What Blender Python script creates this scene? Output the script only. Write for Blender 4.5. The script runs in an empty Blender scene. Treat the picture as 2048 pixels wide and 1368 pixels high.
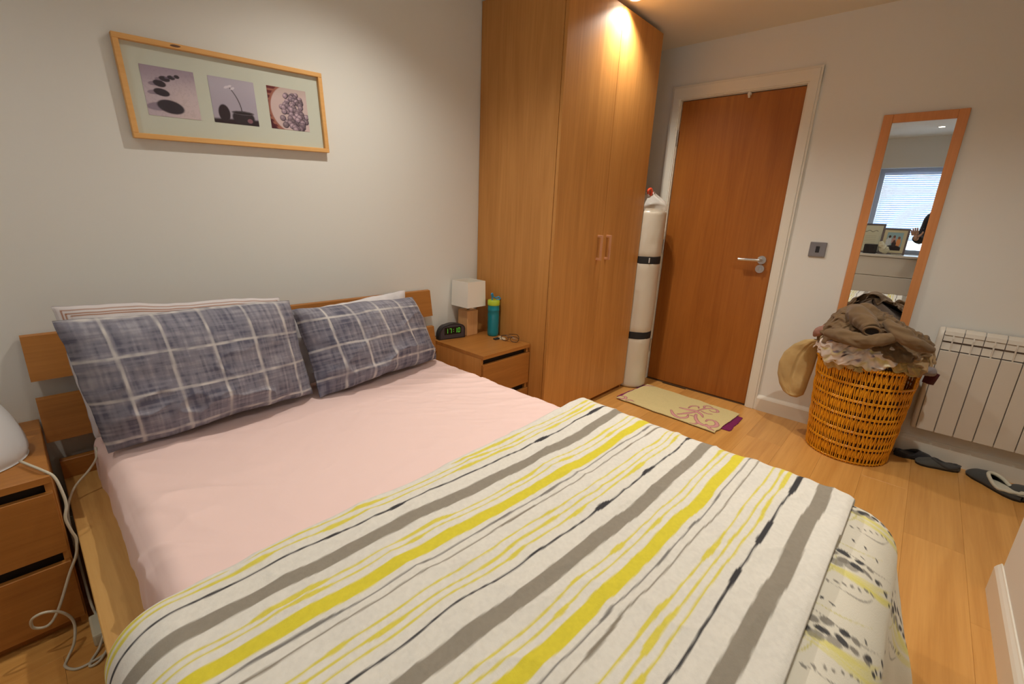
import bpy, bmesh, math, random
import numpy as np
from mathutils import Vector, Matrix
random.seed(7); RNG = np.random.default_rng(7)
S = bpy.context.scene; COL = S.collection
PI = math.pi
# ------------------------------------------------------------------ camera
cam_d = bpy.data.cameras.new('camera'); cam = bpy.data.objects.new('camera', cam_d); COL.objects.link(cam)
r_ = Vector((0.675, -0.736, 0.041)).normalized(); f_ = Vector((0.7167, 0.6420, -0.2734)).normalized()
r_ = (r_ - f_ * r_.dot(f_)).normalized(); u_ = r_.cross(f_)
M = Matrix((r_, u_, -f_)).transposed().to_4x4(); M.translation = (0.3455, -2.1124, 1.2386)
cam.matrix_world = M
cam_d.sensor_width = 36; cam_d.lens = 902.28 * 36 / 2048; cam_d.clip_start = 0.03; cam_d.clip_end = 100
S.camera = cam
S.view_settings.view_transform = 'Standard'; S.view_settings.look = 'None'
S.view_settings.gamma = 1; S.view_settings.use_curve_mapping = False
S.view_settings.exposure = 0.0
S.cycles.max_bounces = 10; S.cycles.diffuse_bounces = 6
S.cycles.sample_clamp_indirect = 4
# ------------------------------------------------------------------ daylight (dusk sky behind the blind)
W = bpy.data.worlds.new('dusk_sky'); S.world = W; W.use_nodes = True
W.node_tree.nodes['Background'].inputs[0].default_value = (0.62, 0.80, 1.0, 1)
W.node_tree.nodes['Background'].inputs[1].default_value = 7.0
# ------------------------------------------------------------------ ceiling downlights
CZ = 2.376
SPOTS = [(-0.10, -0.72), (1.42, -0.64), (2.845, -0.656), (-0.34, -1.90), (1.03, -2.02), (2.40, -2.12)]
SPOT_W = [22, 54, 70, 13, 26, 74]
WARM = (1.0, 0.925, 0.82)

# ================================================================== helpers
def srgb(*c):
    c = [x / 255 for x in c]
    return tuple(x / 12.92 if x <= .04045 else ((x + .055) / 1.055) ** 2.4 for x in c)
def lin(a):
    a = np.asarray(a, float) / 255
    return np.where(a <= .04045, a / 12.92, ((a + .055) / 1.055) ** 2.4)
MATS = {}
def mat(name, col=(.8, .8, .8), rough=.5, metal=0, **k):
    if name in MATS: return MATS[name]
    m = bpy.data.materials.new(name); m.use_nodes = True; MATS[name] = m
    b = m.node_tree.nodes['Principled BSDF']
    b.inputs['Base Color'].default_value = (*col, 1); b.inputs['Roughness'].default_value = rough
    b.inputs['Metallic'].default_value = metal
    for kk, v in k.items():
        b.inputs[kk.replace('_', ' ')].default_value = v
    return m
def N(m, t, **k):
    n = m.node_tree.nodes.new(t)
    for a, v in k.items(): setattr(n, a, v)
    return n
def noise_tex(m, scale=(1, 1, 1), nscale=5, detail=4, rough=.55, coord='Object', dist=0, objrand=False):
    L = m.node_tree.links
    tc = N(m, 'ShaderNodeTexCoord'); mp = N(m, 'ShaderNodeMapping'); mp.inputs['Scale'].default_value = scale
    L.new(tc.outputs[coord], mp.inputs['Vector'])
    if objrand:
        oi = N(m, 'ShaderNodeObjectInfo'); mu = N(m, 'ShaderNodeMath', operation='MULTIPLY'); mu.inputs[1].default_value = 37
        L.new(oi.outputs['Random'], mu.inputs[0]); cb = N(m, 'ShaderNodeCombineXYZ')
        for i in range(3): L.new(mu.outputs[0], cb.inputs[i])
        L.new(cb.outputs[0], mp.inputs['Location'])
    nt = N(m, 'ShaderNodeTexNoise'); nt.inputs['Scale'].default_value = nscale
    nt.inputs['Detail'].default_value = detail; nt.inputs['Roughness'].default_value = rough
    nt.inputs['Distortion'].default_value = dist
    L.new(mp.outputs[0], nt.inputs['Vector'])
    return nt
def ramp(m, src, stops):
    r = N(m, 'ShaderNodeValToRGB'); m.node_tree.links.new(src, r.inputs[0])
    while len(r.color_ramp.elements) < len(stops): r.color_ramp.elements.new(.5)
    for e, (p, c) in zip(r.color_ramp.elements, stops): e.position = p; e.color = (*c, 1)
    return r
def bump(m, src, strength=.2, dist=.002):
    b = N(m, 'ShaderNodeBump'); b.inputs['Strength'].default_value = strength; b.inputs['Distance'].default_value = dist
    m.node_tree.links.new(src, b.inputs['Height'])
    m.node_tree.links.new(b.outputs[0], m.node_tree.nodes['Principled BSDF'].inputs['Normal'])
def wood(name, c0, c1, axis='z', rough=.42, spec=.4, rand=False, fine=34, amt=.28):
    if name in MATS: return MATS[name]
    m = mat(name, c0, rough); L = m.node_tree.links; b = m.node_tree.nodes['Principled BSDF']
    b.inputs['Specular IOR Level'].default_value = spec
    s1 = [fine] * 3; s1['xyz'.index(axis)] = fine * .035
    s2 = [5.5] * 3; s2['xyz'.index(axis)] = .55
    n1 = noise_tex(m, s1, 2.2, 5, .65, objrand=rand); n2 = noise_tex(m, s2, 1.6, 3, .5, dist=1.2, objrand=rand)
    r1 = ramp(m, n1.outputs[0], [(.3, c1), (.62, c0)]); r2 = ramp(m, n2.outputs[0], [(.35, c1), (.65, c0)])
    mx = N(m, 'ShaderNodeMix', data_type='RGBA'); mx.inputs[0].default_value = .5
    L.new(r1.outputs[0], mx.inputs[6]); L.new(r2.outputs[0], mx.inputs[7])
    last = mx.outputs[2]
    if rand:
        oi = N(m, 'ShaderNodeObjectInfo'); hs = N(m, 'ShaderNodeHueSaturation'); mr = N(m, 'ShaderNodeMapRange')
        mr.inputs[3].default_value = .93; mr.inputs[4].default_value = 1.06
        L.new(oi.outputs['Random'], mr.inputs[0]); L.new(mr.outputs[0], hs.inputs['Value']); L.new(last, hs.inputs['Color']); last = hs.outputs[0]
    L.new(last, b.inputs['Base Color'])
    bump(m, n1.outputs[0], .08, .001)
    return m
def painted(name, rough=.85, weave=0, **k):
    if name in MATS: return MATS[name]
    m = mat(name, (1, 1, 1), rough, **k); L = m.node_tree.links
    a = N(m, 'ShaderNodeAttribute', attribute_name='Col')
    L.new(a.outputs['Color'], m.node_tree.nodes['Principled BSDF'].inputs['Base Color'])
    if weave:
        n = noise_tex(m, (1, 1, 1), weave, 3, .6); bump(m, n.outputs[0], .35, .0015)
    return m
def cloth(name, col, rough=.9, sc=60, amt=.3):
    if name in MATS: return MATS[name]
    m = mat(name, col, rough); b = m.node_tree.nodes['Principled BSDF']
    b.inputs['Sheen Weight'].default_value = .15
    n = noise_tex(m, (1, 1, 1), sc, 4, .6); bump(m, n.outputs[0], amt, .002)
    n2 = noise_tex(m, (1, 1, 1), 9, 3); c = Vector(col)
    r = ramp(m, n2.outputs[0], [(.3, tuple(c * .86)), (.7, tuple(c * 1.08))])
    m.node_tree.links.new(r.outputs[0], b.inputs['Base Color'])
    return m

def empty(name, loc=(0, 0, 0), parent=None):
    o = bpy.data.objects.new(name, None); COL.objects.link(o); o.location = loc; o.empty_display_size = .05
    if parent: o.parent = parent
    return o
def tag(o, label=None, cat=None, group=None, kind=None):
    if label: o['label'] = label
    if cat: o['category'] = cat
    if group: o['group'] = group
    if kind: o['kind'] = kind
    return o
def wloc(o):
    v = Vector((0, 0, 0))
    while o is not None: v += o.location; o = o.parent
    return v
def obj(name, V, F, m, parent=None, smooth=False, loc=None, cols=None, uvs=None):
    """mesh given in world coordinates; origin put at `loc` (or the parent's origin)"""
    me = bpy.data.meshes.new(name)
    base = wloc(parent) if parent else Vector((0, 0, 0))
    o_l = Vector(loc) if loc is not None else base
    V = np.asarray(V, float) - np.array(o_l)
    if isinstance(F, np.ndarray):
        me.vertices.add(len(V)); me.vertices.foreach_set('co', V.ravel())
        k = F.shape[1]; me.loops.add(F.size); me.polygons.add(len(F))
        me.loops.foreach_set('vertex_index', F.ravel().astype(np.int32))
        me.polygons.foreach_set('loop_start', np.arange(0, F.size, k, dtype=np.int32))
        me.update(calc_edges=True)
    else: me.from_pydata([tuple(v) for v in V], [], F)
    me.validate()
    if smooth: me.polygons.foreach_set('use_smooth', [True] * len(me.polygons))
    if cols is not None:
        a = me.color_attributes.new('Col', 'FLOAT_COLOR', 'POINT')
        c = np.ones((len(V), 4)); c[:, :3] = cols; a.data.foreach_set('color', c.ravel())
    me.update()
    if m: me.materials.append(m)
    o = bpy.data.objects.new(name, me); COL.objects.link(o)
    if parent: o.parent = parent
    o.location = o_l - base
    return o
class MB:
    """collects shapes into one mesh"""
    def __init__(s): s.v = []; s.f = []
    def add(s, V, F):
        n = len(s.v); s.v += [tuple(v) for v in V]; s.f += [tuple(i + n for i in f) for f in F]; return s
    def box(s, x0, x1, y0, y1, z0, z1, b=0.0):
        x0, x1 = min(x0, x1), max(x0, x1); y0, y1 = min(y0, y1), max(y0, y1); z0, z1 = min(z0, z1), max(z0, z1)
        if b <= 0:
            V = [(x, y, z) for z in (z0, z1) for y in (y0, y1) for x in (x0, x1)]
            return s.add(V, [(0, 2, 3, 1), (4, 5, 7, 6), (0, 1, 5, 4), (2, 6, 7, 3), (0, 4, 6, 2), (1, 3, 7, 5)])
        bm = bmesh.new(); bmesh.ops.create_cube(bm, size=1)
        for v in bm.verts: v.co = ((x0 + x1) / 2 + v.co.x * (x1 - x0), (y0 + y1) / 2 + v.co.y * (y1 - y0), (z0 + z1) / 2 + v.co.z * (z1 - z0))
        bmesh.ops.bevel(bm, geom=bm.edges[:], offset=b, segments=2 if b > .002 else 1, affect='EDGES', profile=.6)
        bm.verts.index_update(); s.add([v.co.copy() for v in bm.verts], [[v.index for v in f.verts] for f in bm.faces]); bm.free(); return s
    def prism(s, pts, a0, a1, axis='y', flip=False):
        """closed 2D outline extruded along axis; pts in the two other coordinates"""
        n = len(pts); V = []
        for a in (a0, a1):
            for p in pts:
                V.append({'x': (a, p[0], p[1]), 'y': (p[0], a, p[1]), 'z': (p[0], p[1], a)}[axis])
        F = [tuple(range(n))[::-1], tuple(range(n, 2 * n))] + [(i, (i + 1) % n, n + (i + 1) % n, n + i) for i in range(n)]
        return s.add(V, F)
    def tube(s, pts, r, seg=8, closed=False, caps=True):
        pts = [Vector(p) for p in pts]; n = len(pts); V = []; F = []
        up = Vector((0, 0, 1)); prev = None
        for i, p in enumerate(pts):
            a = pts[(i - 1) % n] if (closed or i > 0) else p; b = pts[(i + 1) % n] if (closed or i < n - 1) else p
            t = (b - a).normalized()
            if prev is None: x = t.cross(up) if abs(t.z) < .9 else t.cross(Vector((1, 0, 0)))
            else: x = prev - t * prev.dot(t)
            x.normalize(); prev = x; y = t.cross(x); rr = r[i] if hasattr(r, '__len__') else r
            for k in range(seg):
                a_ = 2 * PI * k / seg; V.append(p + x * math.cos(a_) * rr + y * math.sin(a_) * rr)
        m = n if closed else n - 1
        for i in range(m):
            for k in range(seg):
                j = (i + 1) % n; F.append((i * seg + k, i * seg + (k + 1) % seg, j * seg + (k + 1) % seg, j * seg + k))
        if caps and not closed: F += [tuple(range(seg))[::-1], tuple(range((n - 1) * seg, n * seg))]
        return s.add(V, F)
    def lathe(s, prof, c, seg=32, caps=True, sx=1, sy=1):
        V = []; F = []; n = len(prof)
        for r, z in prof:
            for k in range(seg):
                a = 2 * PI * k / seg; V.append((c[0] + r * math.cos(a) * sx, c[1] + r * math.sin(a) * sy, c[2] + z))
        for i in range(n - 1):
            for k in range(seg): F.append((i * seg + k, i * seg + (k + 1) % seg, (i + 1) * seg + (k + 1) % seg, (i + 1) * seg + k))
        if caps: F += [tuple(range(seg))[::-1], tuple(range((n - 1) * seg, n * seg))]
        return s.add(V, F)
    def rot(s, M, c=(0, 0, 0)):
        c = Vector(c); s.v = [tuple(M @ (Vector(v) - c) + c) for v in s.v]; return s
    def move(s, d): s.v = [(v[0] + d[0], v[1] + d[1], v[2] + d[2]) for v in s.v]; return s
    def build(s, name, m, parent=None, smooth=False, loc=None): return obj(name, s.v, s.f, m, parent, smooth, loc)
def smooth_by_angle(o, deg=40):
    me = o.data; me.polygons.foreach_set('use_smooth', [True] * len(me.polygons))
    bm = bmesh.new(); bm.from_mesh(me); bm.normal_update()
    for e in bm.edges: e.smooth = not (len(e.link_faces) != 2 or e.calc_face_angle(0) > math.radians(deg))
    bm.to_mesh(me); bm.free(); return o
def catmull(P, n=8):
    P = [np.array(p, float) for p in P]; P = [2 * P[0] - P[1]] + P + [2 * P[-1] - P[-2]]; out = []
    for i in range(1, len(P) - 2):
        for k in range(n):
            t = k / n; a, b, c, d = P[i - 1:i + 3]
            out.append(.5 * ((2 * b) + (-a + c) * t + (2 * a - 5 * b + 4 * c - d) * t * t + (-a + 3 * b - 3 * c + d) * t ** 3))
    out.append(P[-2]); return out
def interp(x, xs, ys): return np.interp(x, xs, ys)
_perm = {}
def vnoise(x, y, seed=0):
    """value noise, arrays in, -1..1 out"""
    if seed not in _perm: _perm[seed] = np.random.default_rng(seed + 100).uniform(-1, 1, (256, 256))
    T = _perm[seed]; xi = np.floor(x).astype(int); yi = np.floor(y).astype(int); fx = x - xi; fy = y - yi
    fx = fx * fx * (3 - 2 * fx); fy = fy * fy * (3 - 2 * fy)
    g = lambda i, j: T[i & 255, j & 255]
    return (g(xi, yi) * (1 - fx) + g(xi + 1, yi) * fx) * (1 - fy) + (g(xi, yi + 1) * (1 - fx) + g(xi + 1, yi + 1) * fx) * fy
def fbm(x, y, seed=0, o=4):
    return sum(vnoise(x * 2 ** i, y * 2 ** i, seed + i) / 2 ** i for i in range(o)) / 1.6
def grid_faces(nu, nv, off=0, flip=False):
    i, j = np.meshgrid(np.arange(nu - 1), np.arange(nv - 1), indexing='ij'); a = (i * nv + j).ravel() + off
    F = np.stack([a, a + nv, a + nv + 1, a + 1], 1)
    return F[:, ::-1].copy() if flip else F
def blend(C, mask, col):
    m = np.clip(mask, 0, 1)[..., None]; return C * (1 - m) + np.asarray(col, float) * m
def sstep(a, b, x):
    t = np.clip((x - a) / (b - a), 0, 1); return t * t * (3 - 2 * t)

# ================================================================== materials
wall_m = mat('wall_paint', (.725, .735, .70), .75)
n = noise_tex(wall_m, (1, 1, 1), 90, 4); bump(wall_m, n.outputs[0], .06, .001)
ceil_m = mat('ceiling_paint', (.74, .70, .60), .85)
white_m = mat('white_gloss_paint', (.74, .72, .64), .32)
n = noise_tex(white_m, (1, 1, 1), 14, 3); bump(white_m, n.outputs[0], .04, .002)
oak_z = wood('oak_veneer_upright', (.59, .278, .074), (.44, .190, .044), 'z')
oak_x = wood('oak_veneer_lengthwise', (.44, .185, .040), (.31, .120, .024), 'x')
oak_y = wood('oak_veneer_deep', (.56, .33, .11), (.43, .23, .066), 'y')
door_m = wood('door_veneer', (.37, .128, .022), (.26, .080, .012), 'z', .35)
floor_m = wood('laminate', (.66, .35, .10), (.50, .235, .056), 'x', .28, .5, rand=True, fine=26)
pine_m = wood('pine', (.76, .44, .16), (.66, .35, .11), 'x', .5)
pine_z = wood('pine_upright', (.66, .30, .11), (.55, .225, .072), 'z', .5)
beech = wood('beech', (.66, .36, .15), (.56, .28, .11), 'z', .5)
dark_m = mat('dark_gap', (.03, .018, .01), .8)
chrome = mat('brushed_steel', (.62, .62, .62), .28, 1)
black_pl = mat('black_plastic', (.018, .017, .02), .35)
shade_m = mat('lamp_shade_fabric', (.80, .77, .69), .85)
glass_clear = mat('window_glass', (1, 1, 1), .02, 0, Transmission_Weight=1.0, IOR=1.45)

# ================================================================== room
XW = 3.668; YF = -2.535; XC = 2.505; XL = -1.0; YA = -3.45
fl = tag(MB().box(XL - .1, XW + .12, YA - .1, .1, -.08, -.009).build('floor', mat('subfloor', (.12, .07, .03), .8), loc=(0, 0, -.009)), kind='structure')
pw, pl = .19, 1.28; me0 = None; row = 0; y = 0.0
while y > YA:
    off = (row * .437) % pl; x = XL - off
    while x < XW:
        x0, x1 = max(x, XL), min(x + pl, XW)
        full = (x0 == x and x1 == x + pl)
        if x1 - x0 > .03 and not (y < YF - .1 and x1 < XC):
            yb = max(y - pw, YA)
            if full and me0 and yb == y - pw:
                o = bpy.data.objects.new('plank', me0); COL.objects.link(o); o.parent = fl; o.location = (x0, y, .009)
            else:
                o = MB().box(x0 + .0002, x1 - .0002, yb + .0002, y - .0002, -.009, 0, .0004).build('plank', floor_m, fl, loc=(x0, y, 0))
                if full: me0 = o.data
        x += pl
    y -= pw; row += 1
wb = tag(MB().box(XL, XW + .1, 0, .1, 0, CZ).build('wall_back', wall_m, loc=(1.3, 0, 0)), kind='structure')
# right wall with the door opening
DY0, DY1, DH = -.612, -1.378, 2.043
w = MB(); w.box(XW, XW + .1, 0, DY0, 0, CZ); w.box(XW, XW + .1, DY0, DY1, DH, CZ); w.box(XW, XW + .1, DY1, YA, 0, CZ)
tag(w.build('wall_right', wall_m, loc=(XW, -1.7, 0)), kind='structure')
w = MB(); w.box(XL, XC, YF - .1, YF, 0, CZ); w.box(XC - .1, XC, YA, YF - .1, 0, CZ)
tag(w.build('wall_front', wall_m, loc=(1, YF, 0)), kind='structure')
tag(MB().box(XC - .1, XW + .1, YA - .1, YA, 0, CZ).build('wall_alcove', wall_m, loc=(3, YA, 0)), kind='structure')
WY0, WY1, WZ0, WZ1 = -1.385, -2.30, .935, 2.015
w = MB(); w.box(XL - .22, XL, 0, WY0, 0, CZ); w.box(XL - .22, XL, WY1, YF - .1, 0, CZ); w.box(XL - .22, XL, WY0, WY1, 0, WZ0); w.box(XL - .22, XL, WY0, WY1, WZ1, CZ)
tag(w.build('wall_left', wall_m, loc=(XL, -1.3, 0)), kind='structure')
# ceiling with round holes is not needed: fittings are surface rimmed
tag(MB().box(XL - .1, XW + .1, YA - .1, .1, CZ, CZ + .1).build('ceiling', ceil_m, loc=(1.3, -1.3, CZ)), kind='structure')
# baseboards
def skirt(name, a, b, nrm, h=.108):
    """a,b on the wall line, nrm points into the room"""
    a = Vector((*a, 0)); b = Vector((*b, 0)); nv = Vector((*nrm, 0)); prof = [(0, 0), (.017, 0), (.017, h - .022), (.012, h - .012), (.006, h - .004), (.004, h), (0, h)]
    V = []; n = len(prof)
    for p in (a, b):
        for d, z in prof: V.append(p + nv * d + Vector((0, 0, z)))
    F = [tuple(range(n))[::-1], tuple(range(n, 2 * n))] + [(i, (i + 1) % n, n + (i + 1) % n, n + i) for i in range(n)]
    return tag(obj(name, V, F, white_m, loc=tuple(a)), kind='structure')
skirt('baseboard_right', (XW, -1.44), (XW, YA), (-1, 0))
skirt('baseboard_right', (XW, 0), (XW, -.552), (-1, 0))
skirt('baseboard_front', (XL, YF), (XC + .017, YF), (0, 1), .12)
skirt('baseboard_alcove', (XC, YF), (XC, YA), (1, 0), .12)
skirt('baseboard_back', (XL, 0), (2.33, 0), (0, -1))
skirt('baseboard_left', (XL, 0), (XL, YF), (1, 0))

# ------------------------------------------------------------------ door
d = tag(empty('door_1', (XW, -1.0, 0)), kind='structure')
MB().box(XW + .012, XW + .052, -.6235, -1.3665, .008, 2.032, .0015).build('door_leaf', door_m, d)
w = MB()
for (y0, y1, z0, z1) in ((DY0, -.6205, 0, DH), (-1.3695, DY1, 0, DH), (DY0, DY1, 2.036, DH)): w.box(XW - .001, XW + .1, y0, y1, z0, z1)
w.box(XW + .054, XW + .07, -.62, -.636, 0, 2.036); w.box(XW + .054, XW + .07, -1.354, -1.37, 0, 2.036); w.box(XW + .054, XW + .07, -.62, -1.37, 2.02, 2.036)
w.build('door_lining', white_m, d)
arch = MB()
for o_, i_, th in ((.062, -.004, .014), (.050, .004, .019)):
    arch.box(XW - th, XW, DY0 + o_, DY0 + i_, 0, DH + o_ + .022, .003)
    arch.box(XW - th, XW, DY1 - i_, DY1 - o_, 0, DH + o_ + .022, .003)
    arch.box(XW - th - .0003, XW, DY0 + o_, DY1 - o_, DH + i_, DH + o_ + .022, .003)
arch.build('architrave', white_m, d)
for z in (1.80, 1.05, .28):
    h = MB().box(XW - .002, XW + .012, -.6205, -.6235, z - .05, z + .05); h.tube([(XW - .004, -.622, z - .05), (XW - .004, -.622, z + .05)], .006, 10)
    h.build('hinge', chrome, d)
hd = MB(); hx = XW + .012
def disc(mb, c, r, x0, x1, seg=28):
    mb.prism([(c[0] + r * math.cos(2 * PI * k / seg), c[1] + r * math.sin(2 * PI * k / seg)) for k in range(seg)], x0, x1, 'x')
disc(hd, (-1.302, 1.013), .027, hx - .009, hx); hd.tube([(hx - .008, -1.302, 1.013), (hx - .045, -1.302, 1.013), (hx - .052, -1.294, 1.013), (hx - .052, -1.17, 1.009)], .0095, 12)
smooth_by_angle(hd.build('lever_handle', chrome, d))
kd = MB(); disc(kd, (-1.300, .955), .027, hx - .009, hx); disc(kd, (-1.300, .955), .011, hx - .02, hx); kd.box(hx - .034, hx - .018, -1.303, -1.297, .943, .967, .001)
smooth_by_angle(kd.build('thumb_turn', chrome, d))
MB().box(XW + .004, XW + .014, -1.3695, -1.3665, .935, 1.05).build('strike_plate', mat('dark_bronze', (.06, .04, .02), .4, .6), d)
hk = MB(); hk.tube(catmull([(hx - .001, -1.056, 2.034), (hx - .018, -1.056, 2.036), (hx - .024, -1.056, 2.022), (hx - .012, -1.056, 2.006)], 5), .007, 8)
hk.box(hx - .022, hx, -1.066, -1.046, 2.018, 2.034, .002); hk.build('coat_hook', mat('white_plastic', (.8, .78, .7), .35), d)
MB().box(XW + .0, XW + .1, DY0, DY1, -.002, .004).build('threshold', mat('threshold', (.10, .05, .02), .6), d)
# back of the door opening
tag(MB().box(XW + .1, XW + .13, DY0 + .05, DY1 - .05, 0, DH + .05).build('wall_behind_door', dark_m, loc=(XW + .1, -1, 0)), kind='structure')

# ------------------------------------------------------------------ window and what stands at it (seen in the mirror)
wd = tag(empty('window_1', (XL, -1.8, WZ0)), kind='structure')
wf = MB(); fx0, fx1 = XL - .14, XL - .08; fw = .055
upvc = mat('grey_window_frame', (.42, .45, .50), .4)
for a in ((WY0, WY0 - fw, WZ0, WZ1), (WY1 + fw, WY1, WZ0, WZ1), (WY0 - fw, WY1 + fw, WZ0, WZ0 + fw), (WY0 - fw, WY1 + fw, WZ1 - fw, WZ1)): wf.box(fx0, fx1, a[0], a[1], a[2], a[3])
wf.build('window_frame', upvc, wd)
MB().box(XL - .115, XL - .107, WY0 - fw, WY1 + fw, WZ0 + fw, WZ1 - fw).build('pane', glass_clear, wd)
MB().box(XL - .08, XL + .03, WY0 + .03, WY1 - .03, WZ0 - .03, WZ0, .004).build('window_sill', white_m, wd)
bl = tag(empty('venetian_blind', (XL - .05, -1.8, WZ1 - .04)), 'white venetian blind lowered over the window', 'blind')
slat_m = mat('blind_slat', (.78, .82, .88), .5)
_t = N(slat_m, 'ShaderNodeBsdfTranslucent'); _t.inputs[0].default_value = (.60, .68, .80, 1); _x = N(slat_m, 'ShaderNodeMixShader'); _x.inputs[0].default_value = .45
slat_m.node_tree.links.new(slat_m.node_tree.nodes['Principled BSDF'].outputs[0], _x.inputs[1]); slat_m.node_tree.links.new(_t.outputs[0], _x.inputs[2]); slat_m.node_tree.links.new(_x.outputs[0], slat_m.node_tree.nodes['Material Output'].inputs[0])
MB().box(XL - .065, XL - .03, WY0 - .06, WY1 + .06, WZ1 - .085, WZ1 - .055, .003).build('head_rail', slat_m, bl)
sl = MB(); a = math.radians(52); c_, s_ = math.cos(a) * .0125, math.sin(a) * .0125
sl.add([(XL - .05 - c_, WY0 - .062, -s_), (XL - .05, WY0 - .062, .0015), (XL - .05 + c_, WY0 - .062, s_), (XL - .05 - c_, WY1 + .062, -s_), (XL - .05, WY1 + .062, .0015), (XL - .05 + c_, WY1 + .062, s_)], [(0, 1, 4, 3), (1, 2, 5, 4)])
z = WZ1 - .10; me = None
while z > 1.13:
    if me is None:
        o = sl.build('slat', slat_m, bl); o.location.z += z - 0; me = o.data
        base_z = o.location.z - z
    else:
        o = bpy.data.objects.new('slat', me); COL.objects.link(o); o.parent = bl; o.location = (0, 0, z + base_z)
    z -= .026
MB().box(XL - .062, XL - .038, WY0 - .062, WY1 + .062, 1.11, 1.122, .002).build('bottom_rail', slat_m, bl)
for y in (WY0 - .2, WY1 + .2): MB().tube([(XL - .05, y, 1.115), (XL - .05, y, WZ1 - .06)], .001, 5).build('ladder_cord', slat_m, bl)

# ================================================================== light fittings
for i, (x, y) in enumerate(SPOTS):
    names = ['over the left bedside', 'over the pillows', 'in front of the wardrobe doors', 'near the window', 'over the middle of the bed', 'over the laundry basket side']
    f = tag(empty('ceiling_downlight', (x, y, CZ)), 'recessed white ceiling downlight ' + names[i], 'downlight', 'ceiling downlights')
    rim = MB().lathe([(.029, 0.0), (.030, -.004), (.040, -.005), (.043, -.002), (.043, 0)], (x, y, CZ), 28, caps=False)
    smooth_by_angle(rim.build('rim', mat('fitting_white', (.8, .78, .72), .3), f))
    em = mat('halogen_lamp', (1, 1, 1), .5); b = em.node_tree.nodes['Principled BSDF']
    b.inputs['Emission Color'].default_value = (1, .85, .62, 1); b.inputs['Emission Strength'].default_value = 25
    MB().lathe([(.001, -.001), (.029, -.001)], (x, y, CZ), 28, caps=False).build('lamp', em, f)
    ld = bpy.data.lights.new('downlight_beam', 'SPOT'); lo = bpy.data.objects.new('downlight_beam', ld); COL.objects.link(lo)
    ld.energy = SPOT_W[i]; ld.color = WARM; ld.spot_size = math.radians(134); ld.spot_blend = 1.0; ld.shadow_soft_size = .025
    lo.parent = f; lo.location = (0, 0, -.012)

# ================================================================== wardrobe
X0, X1, WY, WT = 2.337, 3.322, -.6, 2.352
w = tag(empty('wardrobe', (2.83, -.3, 0)), 'tall oak-effect wardrobe with two doors reaching the ceiling', 'wardrobe')
MB().box(X0, X0 + .018, -.578, -.003, 0, WT, .001).build('side_panel', oak_z, w)
MB().box(X1 - .018, X1, -.578, -.003, 0, WT, .001).build('side_panel', oak_z, w)
MB().box(X0 + .018, X1 - .018, -.578, -.003, WT - .018, WT).build('top_panel', oak_z, w)
MB().box(X0 + .018, X1 - .018, -.02, -.003, .04, WT - .018).build('back_panel', oak_z, w)
MB().box(X0 + .018, X1 - .018, -.576, -.02, .05, .068).build('bottom_shelf', oak_z, w)
MB().box(X0 + .018, X1 - .018, -.545, -.53, 0, .05).build('plinth', oak_x, w)
xm = (X0 + X1) / 2
def dhandle(x, z0, z1, par):
    h = MB(); t = .013
    h.box(x - t / 2, x + t / 2, WY - .034, WY - .022, z0, z1, .001); h.box(x - t / 2, x + t / 2, WY - .0225, WY + .001, z0, z0 + .014, .001); h.box(x - t / 2, x + t / 2, WY - .0225, WY + .001, z1 - .014, z1, .001)
    tag(h.build('handle', mat('pink_beech', (.62, .32, .17), .5), par), 'pale pinkish wooden bar handle')
for a, b, hx_ in ((X0 + .001, xm - .0015, xm - .052), (xm + .0015, X1 - .001, xm + .048)):
    o = MB().box(a, b, WY, -.580, .036, WT - .001, .0015).build('wardrobe_door', oak_z, w)
    dhandle(hx_, .985, 1.135, o)

# ================================================================== nightstands
def nightstand(x0, x1, label):
    H = .504; D = -.481; xm_ = (x0 + x1) / 2
    t = tag(empty('nightstand', (xm_, D / 2, 0)), label, 'nightstand', 'matching two-drawer nightstands either side of the bed')
    MB().box(x0, x1, D, -.004, H - .022, H, .0015).build('top', oak_x, t)
    for a in (x0, x1 - .016): MB().box(a, a + .016, D + .018, -.004, 0, H - .022).build('side_panel', oak_z, t)
    MB().box(x0 + .016, x1 - .016, D + .035, D + .045, .03, H - .022).build('gap_shade_panel', dark_m, t)  # near-black panel paints the shade in the gaps around the drawers
    MB().box(x0 + .016, x1 - .016, -.02, -.004, 0.02, H - .022).build('back_panel', oak_x, t)
    MB().box(x0 + .016, x1 - .016, D + .03, D + .045, 0, .03).build('plinth', oak_x, t)
    for z0, z1 in ((.262, .452), (.034, .228)):
        MB().box(x0 + .003, x1 - .003, D + .001, D + .019, z0, z1, .0012).build('drawer', oak_x, t)
    return t
nightstand(1.9445, 2.331, 'oak-effect nightstand between the bed and the wardrobe, carrying the lamp')
nightstand(-.088, .3125, 'oak-effect nightstand at the left edge, under the white humidifier')

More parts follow.
